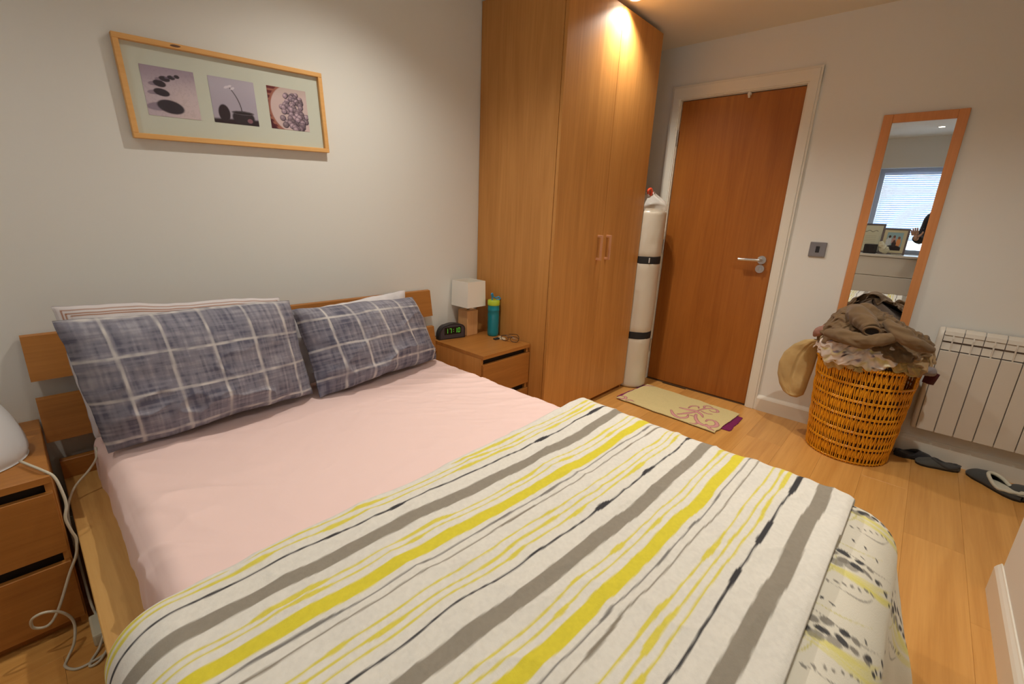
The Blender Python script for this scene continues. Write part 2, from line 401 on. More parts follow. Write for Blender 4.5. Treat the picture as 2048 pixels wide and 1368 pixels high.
# ================================================================== bed frame
b = tag(empty('bed_frame', (1.13, -1.1, 0)), 'low oak bed frame with two leaning headboard boards and a broad left rail', 'bed')
BX0, BX1 = .335, 1.925; BY1 = -2.2
for x0, x1 in ((BX0, .432), (1.835, BX1)):
    MB().box(x0, x1, BY1, -.085, .125, .30, .002).build('side_rail', oak_y, b)
    for y in (-.13, BY1 + .12): MB().box(x0 + .02, x0 + .07, y - .05, y, 0, .125, .002).build('leg', oak_z, b)
MB().box(BX0, BX1, BY1 - .028, BY1 - .001, .10, .30, .002).build('foot_board', oak_x, b)
MB().box(BX0, BX1, -.083, -.055, .12, .365, .002).build('lower_head_board', oak_x, b)
def hy(z): return -.112 + .17 * (z - .3)
for z0, z1 in ((.6487, .794), (.4431, .5876)):
    V = []; 
    for x in (.3174, 1.9434):
        for z in (z0, z1):
            V += [(x, hy(z), z), (x, hy(z) + .02, z + .003)]
    obj('headboard_slat', V, [(0, 1, 3, 2), (4, 6, 7, 5), (0, 2, 6, 4), (1, 5, 7, 3), (0, 4, 5, 1), (2, 3, 7, 6)], oak_x, b)
for x in (.72, 1.54):
    V = []
    for xx in (x, x + .05):
        for z in (.30, .77): V += [(xx, hy(z) + .0205, z), (xx, hy(z) + .036, z)]
    obj('headboard_post', V, [(0, 1, 3, 2), (4, 6, 7, 5), (0, 2, 6, 4), (1, 5, 7, 3), (0, 4, 5, 1), (2, 3, 7, 6)], mat('grey_metal', (.25, .25, .26), .5, .5), b)
MB().box(.435, 1.832, BY1 + .002, -.09, .14, .17).build('slatted_base', pine_m, b)

# ================================================================== mattress and fitted sheet
mt = tag(empty('mattress', (1.13, -1.1, .17)), 'double mattress in a plain pale pink fitted sheet', 'mattress')
nx, ny = 300, 400
u = np.linspace(0, 1, nx)[:, None]; v = np.linspace(0, 1, ny)[None, :]
hw, hl, R = .697, 1.0, .05
s = (u * 2 - 1) * (hw + .27); t = (v * 2 - 1) * (hl + .27)
def wrap(q, h):                 # arc length -> (position, drop)
    a = np.abs(q); flat = h - R; arc = R * PI / 2
    th = np.clip((a - flat) / R, 0, PI / 2)
    pos = np.where(a <= flat, a, flat + R * np.sin(th)); drop = np.where(a <= flat, 0, R * (1 - np.cos(th))) + np.maximum(a - flat - arc, 0)
    return np.sign(q) * pos, drop
px, dx = wrap(s, hw); py, dy = wrap(t, hl)
px = px + 0 * t; py = py + 0 * s
drop = np.minimum(np.maximum(dx + 0 * dy, dy + 0 * dx) + .35 * np.minimum(dx + 0 * dy, dy + 0 * dx), .275)
Xs = 1.131 + px; Ys = -1.115 + py
wr = .0022 * fbm(Xs * 1.6, Ys * 1.6, 3, 2) + .0014 * (1 - np.abs(fbm(Xs * 5 + 2.2 * Ys, Ys * 9 - 3 * Xs, 8))) ** 3
lc = np.exp(-((Xs - .45) / .25) ** 2) * np.exp(-((Ys + .62) / .5) ** 2)
wr = wr + lc * .011 * (1 - np.abs(fbm((Xs + Ys) * 4.5, (Ys - Xs) * 1.2, 21, 3))) ** 4
rc = np.exp(-((Xs - 1.7) / .4) ** 2) * np.exp(-((Ys + .7) / .5) ** 2)
wr = wr + rc * .005 * (1 - np.abs(fbm((Xs - .5 * Ys) * 3.5, (Ys + .8 * Xs) * 12, 5, 3))) ** 3
Zs = .462 - drop + wr * sstep(.1, 0, drop) * 1.6 - .0
bul = .010 * np.sin(np.clip(drop / .29, 0, 1) * PI)
Xs = Xs + np.sign(px) * (bul + wr * (drop > .03) * 1.5) * (dx > .02); Ys = Ys + np.sign(py) * bul * (dy > .02)
sheet_m = mat('pink_sheet', srgb(232, 204, 199), .6)
sheet_m.node_tree.nodes['Principled BSDF'].inputs['Sheen Weight'].default_value = .2
n = noise_tex(sheet_m, (1, 1, 1), 300, 3); bump(sheet_m, n.outputs[0], .08, .001)
obj('fitted_sheet', np.stack([Xs, Ys, Zs], -1).reshape(-1, 3), grid_faces(nx, ny), sheet_m, mt, True)
MB().box(.46, 1.80, -2.09, -.14, .172, .42, .03).build('mattress_core', mat('ticking', (.7, .7, .68), .9), mt)

# ================================================================== duvet folded back
dv = tag(empty('duvet', (1.13, -1.75, .49)), 'duvet folded back over the foot of the bed, striped side up, floral at the foot', 'duvet')
def side_prof(a, hwid, rr, maxdrop):
    flat = hwid - rr; th = np.clip((np.abs(a) - flat) / rr, 0, PI / 2); arc = rr * PI / 2
    p = np.where(np.abs(a) <= flat, np.abs(a), flat + rr * np.sin(th)); dr = np.where(np.abs(a) <= flat, 0, rr * (1 - np.cos(th))) + np.maximum(np.abs(a) - flat - arc, 0)
    return np.sign(a) * (p + .12 * np.maximum(np.abs(a) - flat - arc, 0)), dr
# striped layer: u across (x), v along: starts under the fold, over the round edge, to the hem
nx, ny = 640, 420
a = np.linspace(-1.0, .975, nx)[:, None]; L_ = np.linspace(-.10, 1.02, ny)[None, :]
cx = 1.10
pxr, drx = side_prof(a, .772, .105, .4)
xx = cx + pxr + 0 * L_
yf = -1.195 - .012 * np.sin(2.1 * xx + .6)        # fold line
hem = 2.068 + .02 * (xx - 1.3)
LL = -yf + 0
Lt = L_ * 1.0
# arc along v : negative = under the fold
rr = .026
tot = hem + yf                                     # positive length of the flat part
q = (L_ + .10) / 1.12 * (tot + .30 + .035) - .30
th = np.clip((q + rr * PI) / rr, 0, PI)             # fold half circle spent on q in [-rr*pi,0]
ypos = np.where(q < -rr * PI, yf - rr + (q + rr * PI) * 1.0 * -1 * -1 * -1, np.where(q < 0, yf - rr + rr * np.sin(th), yf - rr * 1 - q))
zpos = np.where(q < -rr * PI, -2 * rr, np.where(q < 0, -rr - rr * np.cos(th), 0.0))
ypos = np.where(q < -rr * PI, yf - rr - (-(q + rr * PI)), ypos)
qe = np.clip((q - (tot - .02)) / .04, 0, 1); zpos = zpos - .034 * qe ** 2; ypos = np.where(q > tot, -hem + .004 * 0 - .006, ypos)
puff = .012 * fbm(xx * 1.7, ypos * 2.3, 31, 3) + .005 * fbm(xx * 6, ypos * 5, 37, 3) + .0035 * (1 - np.abs(fbm(xx * 4 + ypos * 2, ypos * 8 - xx, 41, 3))) ** 4 * 1.8
top = .532 + .012 * np.exp(-((xx - .6) / .3) ** 2)
zz = top + zpos - drx + puff * np.where(q > -.03, 1, .2)
side = sstep(.05, .2, drx + 0 * q)
ypos = ypos + side * .012 * vnoise(xx * 9 + ypos * 7, ypos * 6, 51) - side * (pxr < 0) * .10 * drx
xw = xx + side * .014 * np.sign(pxr) * fbm(ypos * 7, zz * 3, 53, 2)
zz = np.where(pxr < 0, np.maximum(zz, .312 + .004 * vnoise(ypos * 8, xx * 8, 9)), np.maximum(zz, .14))
# colours
yq = -(yf + 0) + np.clip(q, -.3, 2)                 # stripe coordinate = depth from the wall
yq = np.where(q < 0, -yf + q * .9, -yf + rr + q) - .03 * 0 + .03 * (1.4 - xx) * -1 * -1
wob = .006 * fbm(xx * 5, 0 * xx + 1.7, 61, 3) + .004 * vnoise(xx * 9, yq * 5, 63)
P_ = yq + wob
base = lin([214, 212, 204]); C = np.ones((nx, ny, 3)) * base
C = blend(C, .25 * (fbm(xx * 8, yq * 8, 65) > .25), lin([206, 204, 198]))
YEL, YD = lin([208, 196, 52]), lin([190, 178, 40]); GRY = lin([132, 125, 112]); GR2 = lin([120, 118, 114]); BLK = lin([48, 48, 52])
def band(c, w, col, seed, rag=.0006, op=1., beads=0):
    global C
    ww = w / 2 * (1 + beads * np.clip(vnoise(xx * 13 + seed * 3.1, 0 * xx + seed, seed) - .25, 0, 1) * 3)
    e = np.abs(P_ - c - .0035 * vnoise(xx * 6 + seed, 0 * xx + seed * .7, 71 + seed) - rag * vnoise(xx * 34, yq * 3, seed))
    C = blend(C, sstep(ww + .0012, ww - .0012, e) * op, np.asarray(col))
for k in range(0, 3):
    o_ = k * .33
    for j, dd in enumerate((-.022, 0, .020)): band(1.255 + o_ + dd, .0048, YEL, 3 + k * 20 + j, beads=1.0, op=.92)
    band(1.303 + o_, .0048, BLK, 7 + k * 20, beads=1.3)
    band(1.366 + o_, .035, GRY, 9 + k * 20, .0009, op=.95 if 1 else 1)
    if k == 2: continue
    for j, dd in enumerate((-.011, .008)): band(1.425 + o_ + dd, .0045, YEL, 10 + k * 20 + j, beads=1.1, op=.92)
    band(1.468 + o_, .031, YEL, 12 + k * 20, .0009)
    for j, dd in enumerate((-.009, .013)): band(1.508 + o_ + dd, .0036, (GR2, GRY)[j], 14 + k * 20 + j, beads=.6)
grain = fbm(xx * 160, yq * 160, 81, 2)[..., None]
C = C * (1 + .07 * grain)
Vt = np.stack([xw, ypos + 0 * xx, zz + 0 * xx], -1)
duv_m = painted('printed_cotton', .88, 260)
obj('striped_side', Vt.reshape(-1, 3), grid_faces(nx, ny, flip=True), duv_m, dv, True, cols=C.reshape(-1, 3))
# floral layer: lies under the striped one and hangs over the foot
nx, ny = 620, 420
a = np.linspace(-1.06, 1.13, nx)[:, None]; q = np.linspace(0, 1.32, ny)[None, :]
pxr, drx = side_prof(a, .812, .14, .6)
xx = 1.10 + pxr + 0 * q
y0_ = 1.30; flat = .775; R2 = .15
th = np.clip((q - flat) / R2, 0, PI / 2); yy = np.where(q < flat, q, flat + R2 * np.sin(th)); ex = np.maximum(q - flat - R2 * PI / 2, 0)
yy = yy + .26 * ex; dry = np.where(q < flat, 0, R2 * (1 - np.cos(th))) + ex
hang = sstep(.08, .4, dry + 0 * xx)
yy = -(y0_ + yy) - hang * (.022 * np.sin(xx * 11 + 1) + .012 * vnoise(xx * 14, dry * 3, 91))
dt = np.sqrt(drx ** 2 + dry ** 2 + .25 * drx * dry)
zz = .498 - dt + .010 * fbm(xx * 2.3, yy * 3, 93, 3) + .004 * fbm(xx * 8, yy * 8, 95, 3)
cr = sstep(.03, .25, drx + 0 * q) * sstep(.03, .25, dry + 0 * xx)
xw = xx + np.sign(pxr) * (.015 * cr) + sstep(.05, .3, drx + 0 * q) * .016 * np.sign(pxr) * fbm(yy * 6, drx * 2 + 0 * yy, 97, 2)
yy = yy - .03 * cr
zz = np.where(pxr < 0, np.maximum(zz, np.where(yy > BY1 - .02, .306, .03)), zz)
zz = np.maximum(zz, .02 + .012 * vnoise(xx * 10, yy * 10, 99))
C = np.ones((nx, ny, 3)) * lin([216, 212, 198]); sx = a + 0 * q; sy = q + 0 * a     # cloth coordinates in metres
rg = np.random.default_rng(11)
def stroke(p0, p1, bend, w, col, op=.9, taper=True, n=40):
    global C
    t = np.linspace(0, 1, n); p0 = np.array(p0); p1 = np.array(p1); d_ = p1 - p0; nn = np.array([-d_[1], d_[0]])
    x0, x1 = min(p0[0], p1[0]) - .06, max(p0[0], p1[0]) + .06; y0, y1 = min(p0[1], p1[1]) - .06, max(p0[1], p1[1]) + .06
    ii = np.where((sx[:, 0] > x0) & (sx[:, 0] < x1))[0]; jj = np.where((sy[0] > y0) & (sy[0] < y1))[0]
    if len(ii) < 2 or len(jj) < 2: return
    I = np.ix_(ii, jj); A = sx[I]; B = sy[I]; D = np.full(A.shape, 9.)
    for k in t:
        p = p0 + d_ * k + nn * bend * math.sin(PI * k); ww = w * (math.sin(PI * min(max(k, .05), .95)) if taper else 1)
        D = np.minimum(D, np.hypot(A - p[0], B - p[1]) - ww)
    C[I] = blend(C[I], sstep(.0016, -.0006, D) * op, col)
def blob(c, r, col, op=.9, ang=0, asp=1.6):
    global C
    ii = np.where(np.abs(sx[:, 0] - c[0]) < r * 2.2)[0]; jj = np.where(np.abs(sy[0] - c[1]) < r * 2.2)[0]
    if len(ii) < 2 or len(jj) < 2: return
    I = np.ix_(ii, jj); A = sx[I] - c[0]; B = sy[I] - c[1]
    A2 = A * math.cos(ang) + B * math.sin(ang); B2 = -A * math.sin(ang) + B * math.cos(ang)
    D = np.hypot(A2 / asp, B2 * 1.0) / r - 1 + .25 * vnoise(A * 90 + c[0] * 40, B * 90, 5)
    C[I] = blend(C[I], sstep(.25, -.1, D) * op, col)
INK, PALE, CHR, SG = lin([44, 46, 54]), lin([128, 124, 116]), lin([214, 206, 96]), lin([196, 190, 110])
for i_ in range(9):
    for j_ in range(4):
        x = -1.04 + i_ * .27 + rg.uniform(-.02, .02) + (j_ % 2) * .13; y = .60 + j_ * .235 + rg.uniform(-.02, .02)
        for k in range(4): stroke((x - .04 + rg.uniform(-.03, .03), y - .11 + .02 * k), (x + .10 + rg.uniform(-.02, .02), y + .13 + .01 * k), .15, .0075, CHR, .5)
        stroke((x + .06, y - .10), (x + .13, y + .12), .18, .0020, PALE, .9); stroke((x + .075, y - .11), (x + .16, y + .08), .18, .0016, SG, .9)
        stroke((x - .10, y - .03), (x - .01, y + .07), .2, .0018, PALE, .9); stroke((x - .11, y - .07), (x + .02, y - .03), .15, .0014, SG, .9)
        for k in range(7): blob((x - .10 + .014 * k + rg.uniform(-.004, .004), y - .03 + .015 * k), .0032, PALE, .9, rg.uniform(0, 3), 1.7)
        for k in range(17):
            t_ = k / 16; cx0 = x - .05 + .11 * t_ + .03 * math.sin(PI * t_); cy0 = y - .11 + .235 * t_; sd_ = (1 if k % 2 else -1)
            wgt = 1.15 - .55 * abs(t_ - .35) * 1.6
            blob((cx0 + sd_ * .010 * wgt + rg.uniform(-.004, .004), cy0 - sd_ * .006 + rg.uniform(-.004, .004)), rg.uniform(.0062, .0088) * wgt, INK if rg.random() > .2 else PALE, .95, rg.uniform(.7, 1.5), rg.uniform(1.4, 2.1))
            if 2 < k < 9 and k % 2: blob((cx0 - .022, cy0 + .012), .0095, PALE, .75, .9, 1.5)
        for k in range(5): blob((x + .07 + rg.uniform(-.02, .06), y + rg.uniform(-.08, .1)), .0030, INK, .9, rg.uniform(0, 3), 1.8)
obj('floral_side', np.stack([xw, yy + 0 * xx, zz + 0 * xx], -1).reshape(-1, 3), grid_faces(nx, ny, flip=True), duv_m, dv, True, cols=C.reshape(-1, 3))
# ================================================================== pillows
def plaid(u, v, w, h, off, step, voff, vstep, seed):
    """u,v in 0..1; grey-blue slubbed weave with pale window-pane lines"""
    x = u * w; y = v * h
    sl = .75 * fbm(x * 13, y * 150, seed, 3) + .75 * fbm(x * 150, y * 13, seed + 4, 3) + .45 * fbm(x * 7, y * 7, seed + 8, 2)
    C = np.ones(u.shape + (3,)) * lin([122, 121, 134])
    C = blend(C, sstep(.0, .9, sl) * .75, lin([158, 157, 166])); C = blend(C, sstep(0, -.8, sl) * .85, lin([74, 76, 96]))
    for k in range(12):
        c = off + step * k + .004 * 0; e = np.abs(x - c - .004 * vnoise(y * 9, 0 * y + k, seed + 20)); g = .55 + .35 * vnoise(x * 60, y * 40, seed + 21)
        C = blend(C, sstep(.0062, .0028, e) * g * 1.25, lin([196, 193, 192]))
        c = voff + vstep * k; e = np.abs(y - c - .003 * vnoise(x * 14, 0 * y + k, seed + 30))
        C = blend(C, sstep(.0062, .0028, e) * g * 1.25, lin([196, 193, 192]))
    return C
def pillow(name, label, cat, TL, TR, BL, BR, thick, mtl, paint=None, seed=1, n=(170, 120), wr=1.0, group=None, edge=.012, back=.5, sag=.0):
    TL, TR, BL, BR = [np.array(p, float) for p in (TL, TR, BL, BR)]
    u, v = np.meshgrid(np.linspace(0, 1, n[0]), np.linspace(0, 1, n[1]), indexing='ij')
    nrm = np.cross(TR - TL, BL - TL); nrm /= np.linalg.norm(nrm)
    if nrm[1] > 0: nrm = -nrm
    w = np.linalg.norm(TR - TL); h = np.linalg.norm(BL - TL)
    P = (TL[None, None] * ((1 - u) * v)[..., None] + TR * (u * v)[..., None] + BL * ((1 - u) * (1 - v))[..., None] + BR * (u * (1 - v))[..., None])
    eu = edge * (.5 * vnoise(v * 4, 0 * v + 3, seed) + .12 * vnoise(v * 17, 0 * v, seed + 1)); ev = edge * (.5 * vnoise(u * 4, 0 * u + 2, seed + 2) + .15 * vnoise(u * 19, 0 * u, seed + 3))
    ex = (TR - TL) / w; ey = (TL - BL) / h
    inx = .004 * np.sin(PI * v); iny = .004 * np.sin(PI * u)
    P = P + ex * ((eu * np.abs(2 * u - 1) ** 3) - inx * (2 * u - 1) ** 5)[..., None] + ey * ((ev * np.abs(2 * v - 1) ** 3) - iny * (2 * v - 1) ** 5)[..., None]
    f = ((1 - np.abs(2 * u - 1) ** 3.2) * (1 - np.abs(2 * v - 1) ** 3.0)) ** .55
    x, y = u * w, v * h
    bot = sstep(.5, .02, v)
    rid = (.017 * (1 - np.abs(fbm(x * 5 + y * 3 + 3, y * 7 - x * 3, seed + 5, 3))) ** 4 * (.35 + bot) + .012 * fbm(x * 5, y * 5, seed + 6, 3) + .0025 * fbm(x * 20, y * 20, seed + 7, 2)) * wr
    corner = np.exp(-((u) ** 2 + v ** 2) / .06) + np.exp(-((1 - u) ** 2 + v ** 2) / .06) + .5 * np.exp(-((1 - u) ** 2 + (1 - v) ** 2) / .04) + .5 * np.exp(-(u ** 2 + (1 - v) ** 2) / .04)
    rid = rid + corner * .014 * fbm((x - y) * 14, (x + y) * 5, seed + 9, 3) * wr
    env = np.minimum(1, f * 3) 
    fr = P + nrm * (f * thick * (1 - back) + rid * (.25 + env * .75) + .002)[..., None]
    bk = P - nrm * (f * thick * back + .002)[..., None]
    V = np.concatenate([fr.reshape(-1, 3), bk.reshape(-1, 3)]); F = np.concatenate([grid_faces(*n), grid_faces(*n, off=n[0] * n[1], flip=True)])
    # closing strip
    N_ = n[0] * n[1]; idx = lambda i, j: i * n[1] + j
    ring = [idx(i, 0) for i in range(n[0])] + [idx(n[0] - 1, j) for j in range(1, n[1])] + [idx(i, n[1] - 1) for i in range(n[0] - 2, -1, -1)] + [idx(0, j) for j in range(n[1] - 2, 0, -1)]
    st = np.array([[ring[k], ring[(k + 1) % len(ring)], ring[(k + 1) % len(ring)] + N_, ring[k] + N_] for k in range(len(ring))])
    F = np.concatenate([F, st])
    cols = None
    if paint is not None:
        c = paint(u, v, w, h); cols = np.concatenate([c.reshape(-1, 3), c.reshape(-1, 3)])
    o = obj(name, V, F, mtl, None, True, loc=tuple((BL + BR) / 2), cols=cols)
    return tag(o, label, cat, group)
plaid_m = painted('plaid_cotton', .9, 300)
stripe_p = lambda u, v, w, h: (lambda C, e: blend(blend(C, sstep(.0022, .0010, np.min([np.abs(e - k) for k in (.016, .025, .034)], 0)), lin([150, 100, 66])), 0 * u, (1, 1, 1)))(np.ones(u.shape + (3,)) * lin([205, 200, 202]), np.minimum(np.minimum(u, 1 - u) * w, np.minimum(v, 1 - v) * h))
pillow('pillow', 'white pillow edged with three thin brown lines, behind the left plaid pillow', 'pillow', (.398, -.150, .905), (1.070, -.140, .866), (.425, -.235, .478), (1.07, -.205, .478), .10, painted('white_striped_cotton', .9, 300), stripe_p, 5, wr=.7, back=.35)
pillow('pillow', 'plain white pillow, one corner showing behind the right plaid pillow', 'pillow', (1.10, -.135, .79), (1.69, -.135, .838), (1.12, -.21, .478), (1.72, -.21, .478), .09, cloth('white_cotton', (.66, .64, .66), .9, 120, .2), None, 9, wr=.8, back=.3)
pillow('pillow', 'large grey-blue plaid pillow on the left of the bed', 'pillow', (.395, -.262, .882), (1.068, -.258, .868), (.440, -.362, .472), (1.100, -.318, .476), .15, plaid_m, lambda u, v, w, h: plaid(u, v, w, h, .095, .128, .03, .130, 40), 13, back=.25)
pillow('pillow', 'smaller creased grey-blue plaid pillow on the right, nearer the nightstand', 'pillow', (1.080, -.235, .826), (1.672, -.235, .816), (1.112, -.372, .474), (1.785, -.285, .478), .14, plaid_m, lambda u, v, w, h: plaid(u, v, w, h, .095, .117, .065, .125, 60), 23, wr=1.35, back=.25)

# ================================================================== picture over the bed
pr = tag(empty('picture_frame', (1.0395, -.003, 1.609)), 'long pine picture frame with three small square photographs on a frosted mat, above the pillows', 'picture')
HW, HH, fw_ = .3475, .1575, .017
for nm, a in (('frame_rail', (-HW, HW, HH - fw_, HH)), ('frame_rail', (-HW, HW, -HH, -HH + fw_)), ('frame_stile', (-HW, -HW + fw_, -HH + fw_, HH - fw_)), ('frame_stile', (HW - fw_, HW, -HH + fw_, HH - fw_))):
    MB().box(a[0] + 1.0395, a[1] + 1.0395, -.026, -.003, a[2] + 1.609, a[3] + 1.609, .0015).build(nm, pine_m, pr)
MB().add([(1.0395 - .175 + .0 + dx * (1 + .15 * math.sin(k)), -.0262, 1.609 + HH - .008 + dz) for k, (dx, dz) in enumerate([(.016 * math.cos(t * PI / 6), .004 * math.sin(t * PI / 6)) for t in range(12)])], [tuple(range(12))]).build('wood_knot', mat('knot', (.12, .05, .02), .6), pr)
MB().box(1.0395 - HW + fw_, 1.0395 + HW - fw_, -.010, -.005, 1.609 - HH + fw_, 1.609 + HH - fw_).build('mat', mat('frosted_mat', srgb(196, 202, 190), .25), pr)
def print_img(fn, cx_, label, n=90, s=.0785):
    u, v = np.meshgrid(np.linspace(0, 1, n), np.linspace(0, 1, n), indexing='ij'); C = fn(u, v)
    V = np.stack([cx_ + (u * 2 - 1) * s, np.full_like(u, -.0108), 1.609 - .0 + (v * 2 - 1) * s], -1).reshape(-1, 3)
    o = obj('photo_print', V, grid_faces(n, n), painted('photo_paper', .35), pr, cols=C.reshape(-1, 3)); o['label'] = label
def ell(u, v, c, r, ang=0):
    A, B = u - c[0], v - c[1]; A2 = A * math.cos(ang) + B * math.sin(ang); B2 = -A * math.sin(ang) + B * math.cos(ang)
    return sstep(1.12, .92, np.hypot(A2 / r[0], B2 / r[1]))
def pr1(u, v):
    C = np.ones(u.shape + (3,)) * lin([186, 174, 186]); C = blend(C, sstep(.45, 1, v) * .7, lin([140, 126, 146])); C = blend(C, sstep(.2, .75, u) * sstep(1, .3, v) * .6, lin([206, 190, 190]))
    C = blend(C, .12 * (fbm(u * 30, v * 30, 3) > .2), lin([120, 110, 120]))
    for c, r in (((.44, .21), (.25, .135)), ((.32, .49), (.145, .075)), ((.31, .665), (.115, .068)), ((.42, .77), (.10, .052)), ((.55, .815), (.07, .04)), ((.66, .85), (.05, .036))):
        C = blend(C, ell(u, v, (c[0] - r[0] * .75, c[1] - .01), (r[0] * 1.05, r[1] * .62), .1) * .7, lin([112, 100, 122])); C = blend(C, ell(u, v, c, r, -.15), lin([52, 46, 58]))
    return C
def pr2(u, v):
    C = np.ones(u.shape + (3,)) * lin([166, 160, 176]); C = blend(C, sstep(.4, .9, v) * .4, lin([184, 180, 194]))
    C = blend(C, sstep(.12, .06, v - .05 * u), lin([40, 24, 34]))
    C = blend(C, ell(u, v, (.24, .22), (.125, .19)), lin([44, 32, 42])); C = blend(C, ell(u, v, (.66, .16), (.25, .17)) * (v < .27), lin([42, 34, 44]))
    C = blend(C, ell(u, v, (.66, .27), (.25, .045)), lin([92, 86, 96])); C = blend(C, ell(u, v, (.66, .265), (.21, .028)), lin([36, 28, 36]))
    C = blend(C, ell(u, v, (.80, .10), (.06, .05)) * .7, lin([150, 104, 116]))
    yc = np.clip(v, .28, .8); xc = .64 - .20 * ((yc - .28) / .52) ** 2
    C = blend(C, sstep(.018, .006, np.abs(u - xc)) * (v > .28) * (v < .8), lin([62, 58, 62]))
    for c in ((.36, .80), (.44, .83), (.50, .79)): C = blend(C, ell(u, v, c, (.05, .025), .5) * .8, lin([214, 208, 216]))
    return C
def pr3(u, v):
    C = np.ones(u.shape + (3,)) * lin([198, 178, 178]); C = blend(C, sstep(.7, 1, v) * .5, lin([176, 160, 150]))
    d_ = np.hypot(u - .62, (v - .5)) - .56
    C = blend(C, sstep(.0, .03, d_) * (u < .4), lin([150, 96, 82])); C = blend(C, sstep(.05, .08, d_) * (u < .4) * ((v * 9) % 1 > .45), lin([96, 34, 40]))
    C = blend(C, sstep(.1, .12, d_) * (u < .4) * (v < .25), lin([70, 20, 36]))
    rg = np.random.default_rng(5)
    for k in range(64):
        q = k / 63; yv = .86 - .84 * q; half = .36 * math.sqrt(max(.05, 1 - ((yv - .42) / .5) ** 2)); c = (.63 + rg.uniform(-half, half) * .9, yv); g = rg.uniform(.55, 1.5); r_p = .062 + .022 * q
        C = blend(C, ell(u, v, c, (r_p, r_p * .92)), lin([62, 50, 64])); C = blend(C, ell(u, v, (c[0] - .008, c[1] + .010), (r_p * .80, r_p * .74)), np.clip(lin([136, 118, 132]) * g, 0, 1)); C = blend(C, ell(u, v, (c[0] - .018, c[1] + .024), (r_p * .4, r_p * .3)) * .5, np.clip(lin([190, 172, 180]) * g, 0, 1))
    return C
print_img(pr1, 1.0395 - .210, 'photograph of a row of dark pebbles on pale sand')
print_img(pr2, 1.0395 - .009, 'photograph of a cup and bowl with a white stem')
print_img(pr3, 1.0395 + .196, 'photograph of a heap of rounded pebbles in a bowl')
pr.rotation_euler = (0, -math.radians(2.7), 0)

# ================================================================== on the right nightstand
NZ = .5045
lp = tag(empty('table_lamp', (2.195, -.082, NZ)), 'small table lamp with square white shade on a wooden block, unlit', 'lamp')
MB().box(2.150, 2.238, -.124, -.038, NZ, NZ + .156, .002).build('base', beech, lp)
MB().lathe([(.008, 0), (.008, .05)], (2.194, -.081, NZ + .156), 14).build('stem', mat('brass', (.25, .2, .12), .4, .8), lp)
sh = MB(); s0, s1 = .074, .071; c0 = (2.194, -.084); za, zb = NZ + .182, NZ + .335
for zz0, zz1, in ((za, zb),):
    V = []
    for s_, z in ((s0, za), (s1, zb), (s1 - .003, zb), (s0 - .003, za)):
        for dx, dy in ((-1, -1), (1, -1), (1, 1), (-1, 1)): V.append((c0[0] + dx * s_, c0[1] + dy * s_, z))
    sh.add(V, [(l * 4 + k, l * 4 + (k + 1) % 4, ((l + 1) % 4) * 4 + (k + 1) % 4, ((l + 1) % 4) * 4 + k) for l in range(4) for k in range(4)])
sh.build('shade', shade_m, lp)
sp = MB(); sp.box(c0[0] - s0 + .003, c0[0] + s0 - .003, c0[1] - .002, c0[1] + .002, za + .02, za + .023); sp.lathe([(.013, -.0), (.013, .045)], (c0[0], c0[1], za + .023), 14); sp.build('shade_holder', mat('brass', (.25, .2, .12), .4, .8), lp)

ck = tag(empty('alarm_clock', (2.035, -.09, NZ)), 'black digital alarm clock showing 17:10 in green', 'clock')
def clock_prof(w, h, n=10):
    pts = [(-w / 2, 0), (w / 2, 0)]
    for k in range(n + 1): a = k / n * PI / 2; pts.append((w / 2 - .035 + .035 * math.cos(a) + .004 * math.sin(a * 2), h * .45 + h * .47 * math.sin(a)))
    for k in range(1, 14): t = k / 14; pts.append((w / 2 - .035 - t * (w - .085), h * .92 + .08 * h * math.sin(PI * t)))
    for k in range(n + 1): a = k / n * PI / 2; pts.append((-w / 2 + .05 - .05 * math.sin(a), h * .25 + h * .67 * math.cos(a)))
    return pts
W_, H_ = .172, .092; RC = Matrix.Rotation(math.radians(-13), 3, 'Z'); cc = (2.047, -.092, NZ)
def cl(mb): return mb.rot(RC, (0, 0, 0)).move(cc)
body = MB().prism(clock_prof(W_, H_), -.02, .022, 'y'); smooth_by_angle(cl(body).build('case', black_pl, ck))
face = MB().prism([(x * .9 + .0, .006 + z * .86) for x, z in clock_prof(W_, H_)], -.0225, -.0195, 'y'); cl(face).build('face', mat('clock_face', (.055, .045, .055), .4), ck)
cl(MB().box(-.052, .058, -.0245, -.022, .030, .073, .001)).build('display', mat('display', (.004, .006, .003), .15), ck)
seg = mat('green_led', (.0, .1, .0), .5); bb = seg.node_tree.nodes['Principled BSDF']; bb.inputs['Emission Color'].default_value = (.22, .95, .08, 1); bb.inputs['Emission Strength'].default_value = .55
SEG = {'0': 'abcdef', '1': 'bc', '7': 'abc', 'x': ''}
def digit(mb, ch, x, z, w=.0125, h=.027, t=.0017):
    P = {'a': (x, x + w, z + h - t, z + h), 'd': (x, x + w, z, z + t), 'g': (x, x + w, z + h / 2 - t / 2, z + h / 2 + t / 2), 'f': (x, x + t, z + h / 2, z + h), 'e': (x, x + t, z, z + h / 2), 'b': (x + w - t, x + w, z + h / 2 + .0005, z + h), 'c': (x + w - t, x + w, z, z + h / 2 - .0005)}
    for c in SEG[ch]: p = P[c]; mb.box(p[0], p[1], -.0255, -.0244, p[2], p[3])
dg = MB()
for ch, x in zip('1710', (-.044, -.020, .016, .036)): digit(dg, ch, x, .038)
for z in (.045, .057): dg.box(.0045, .007, -.0255, -.0244, z, z + .0028)
cl(dg).build('digits', seg, ck)
MB().tube(catmull([(1.978, -.062, NZ + .02), (1.962, -.04, NZ + .012), (1.95, -.015, NZ + .004), (1.945, -.0085, NZ + .004)], 5), .0018, 6).build('power_cord', black_pl, ck)

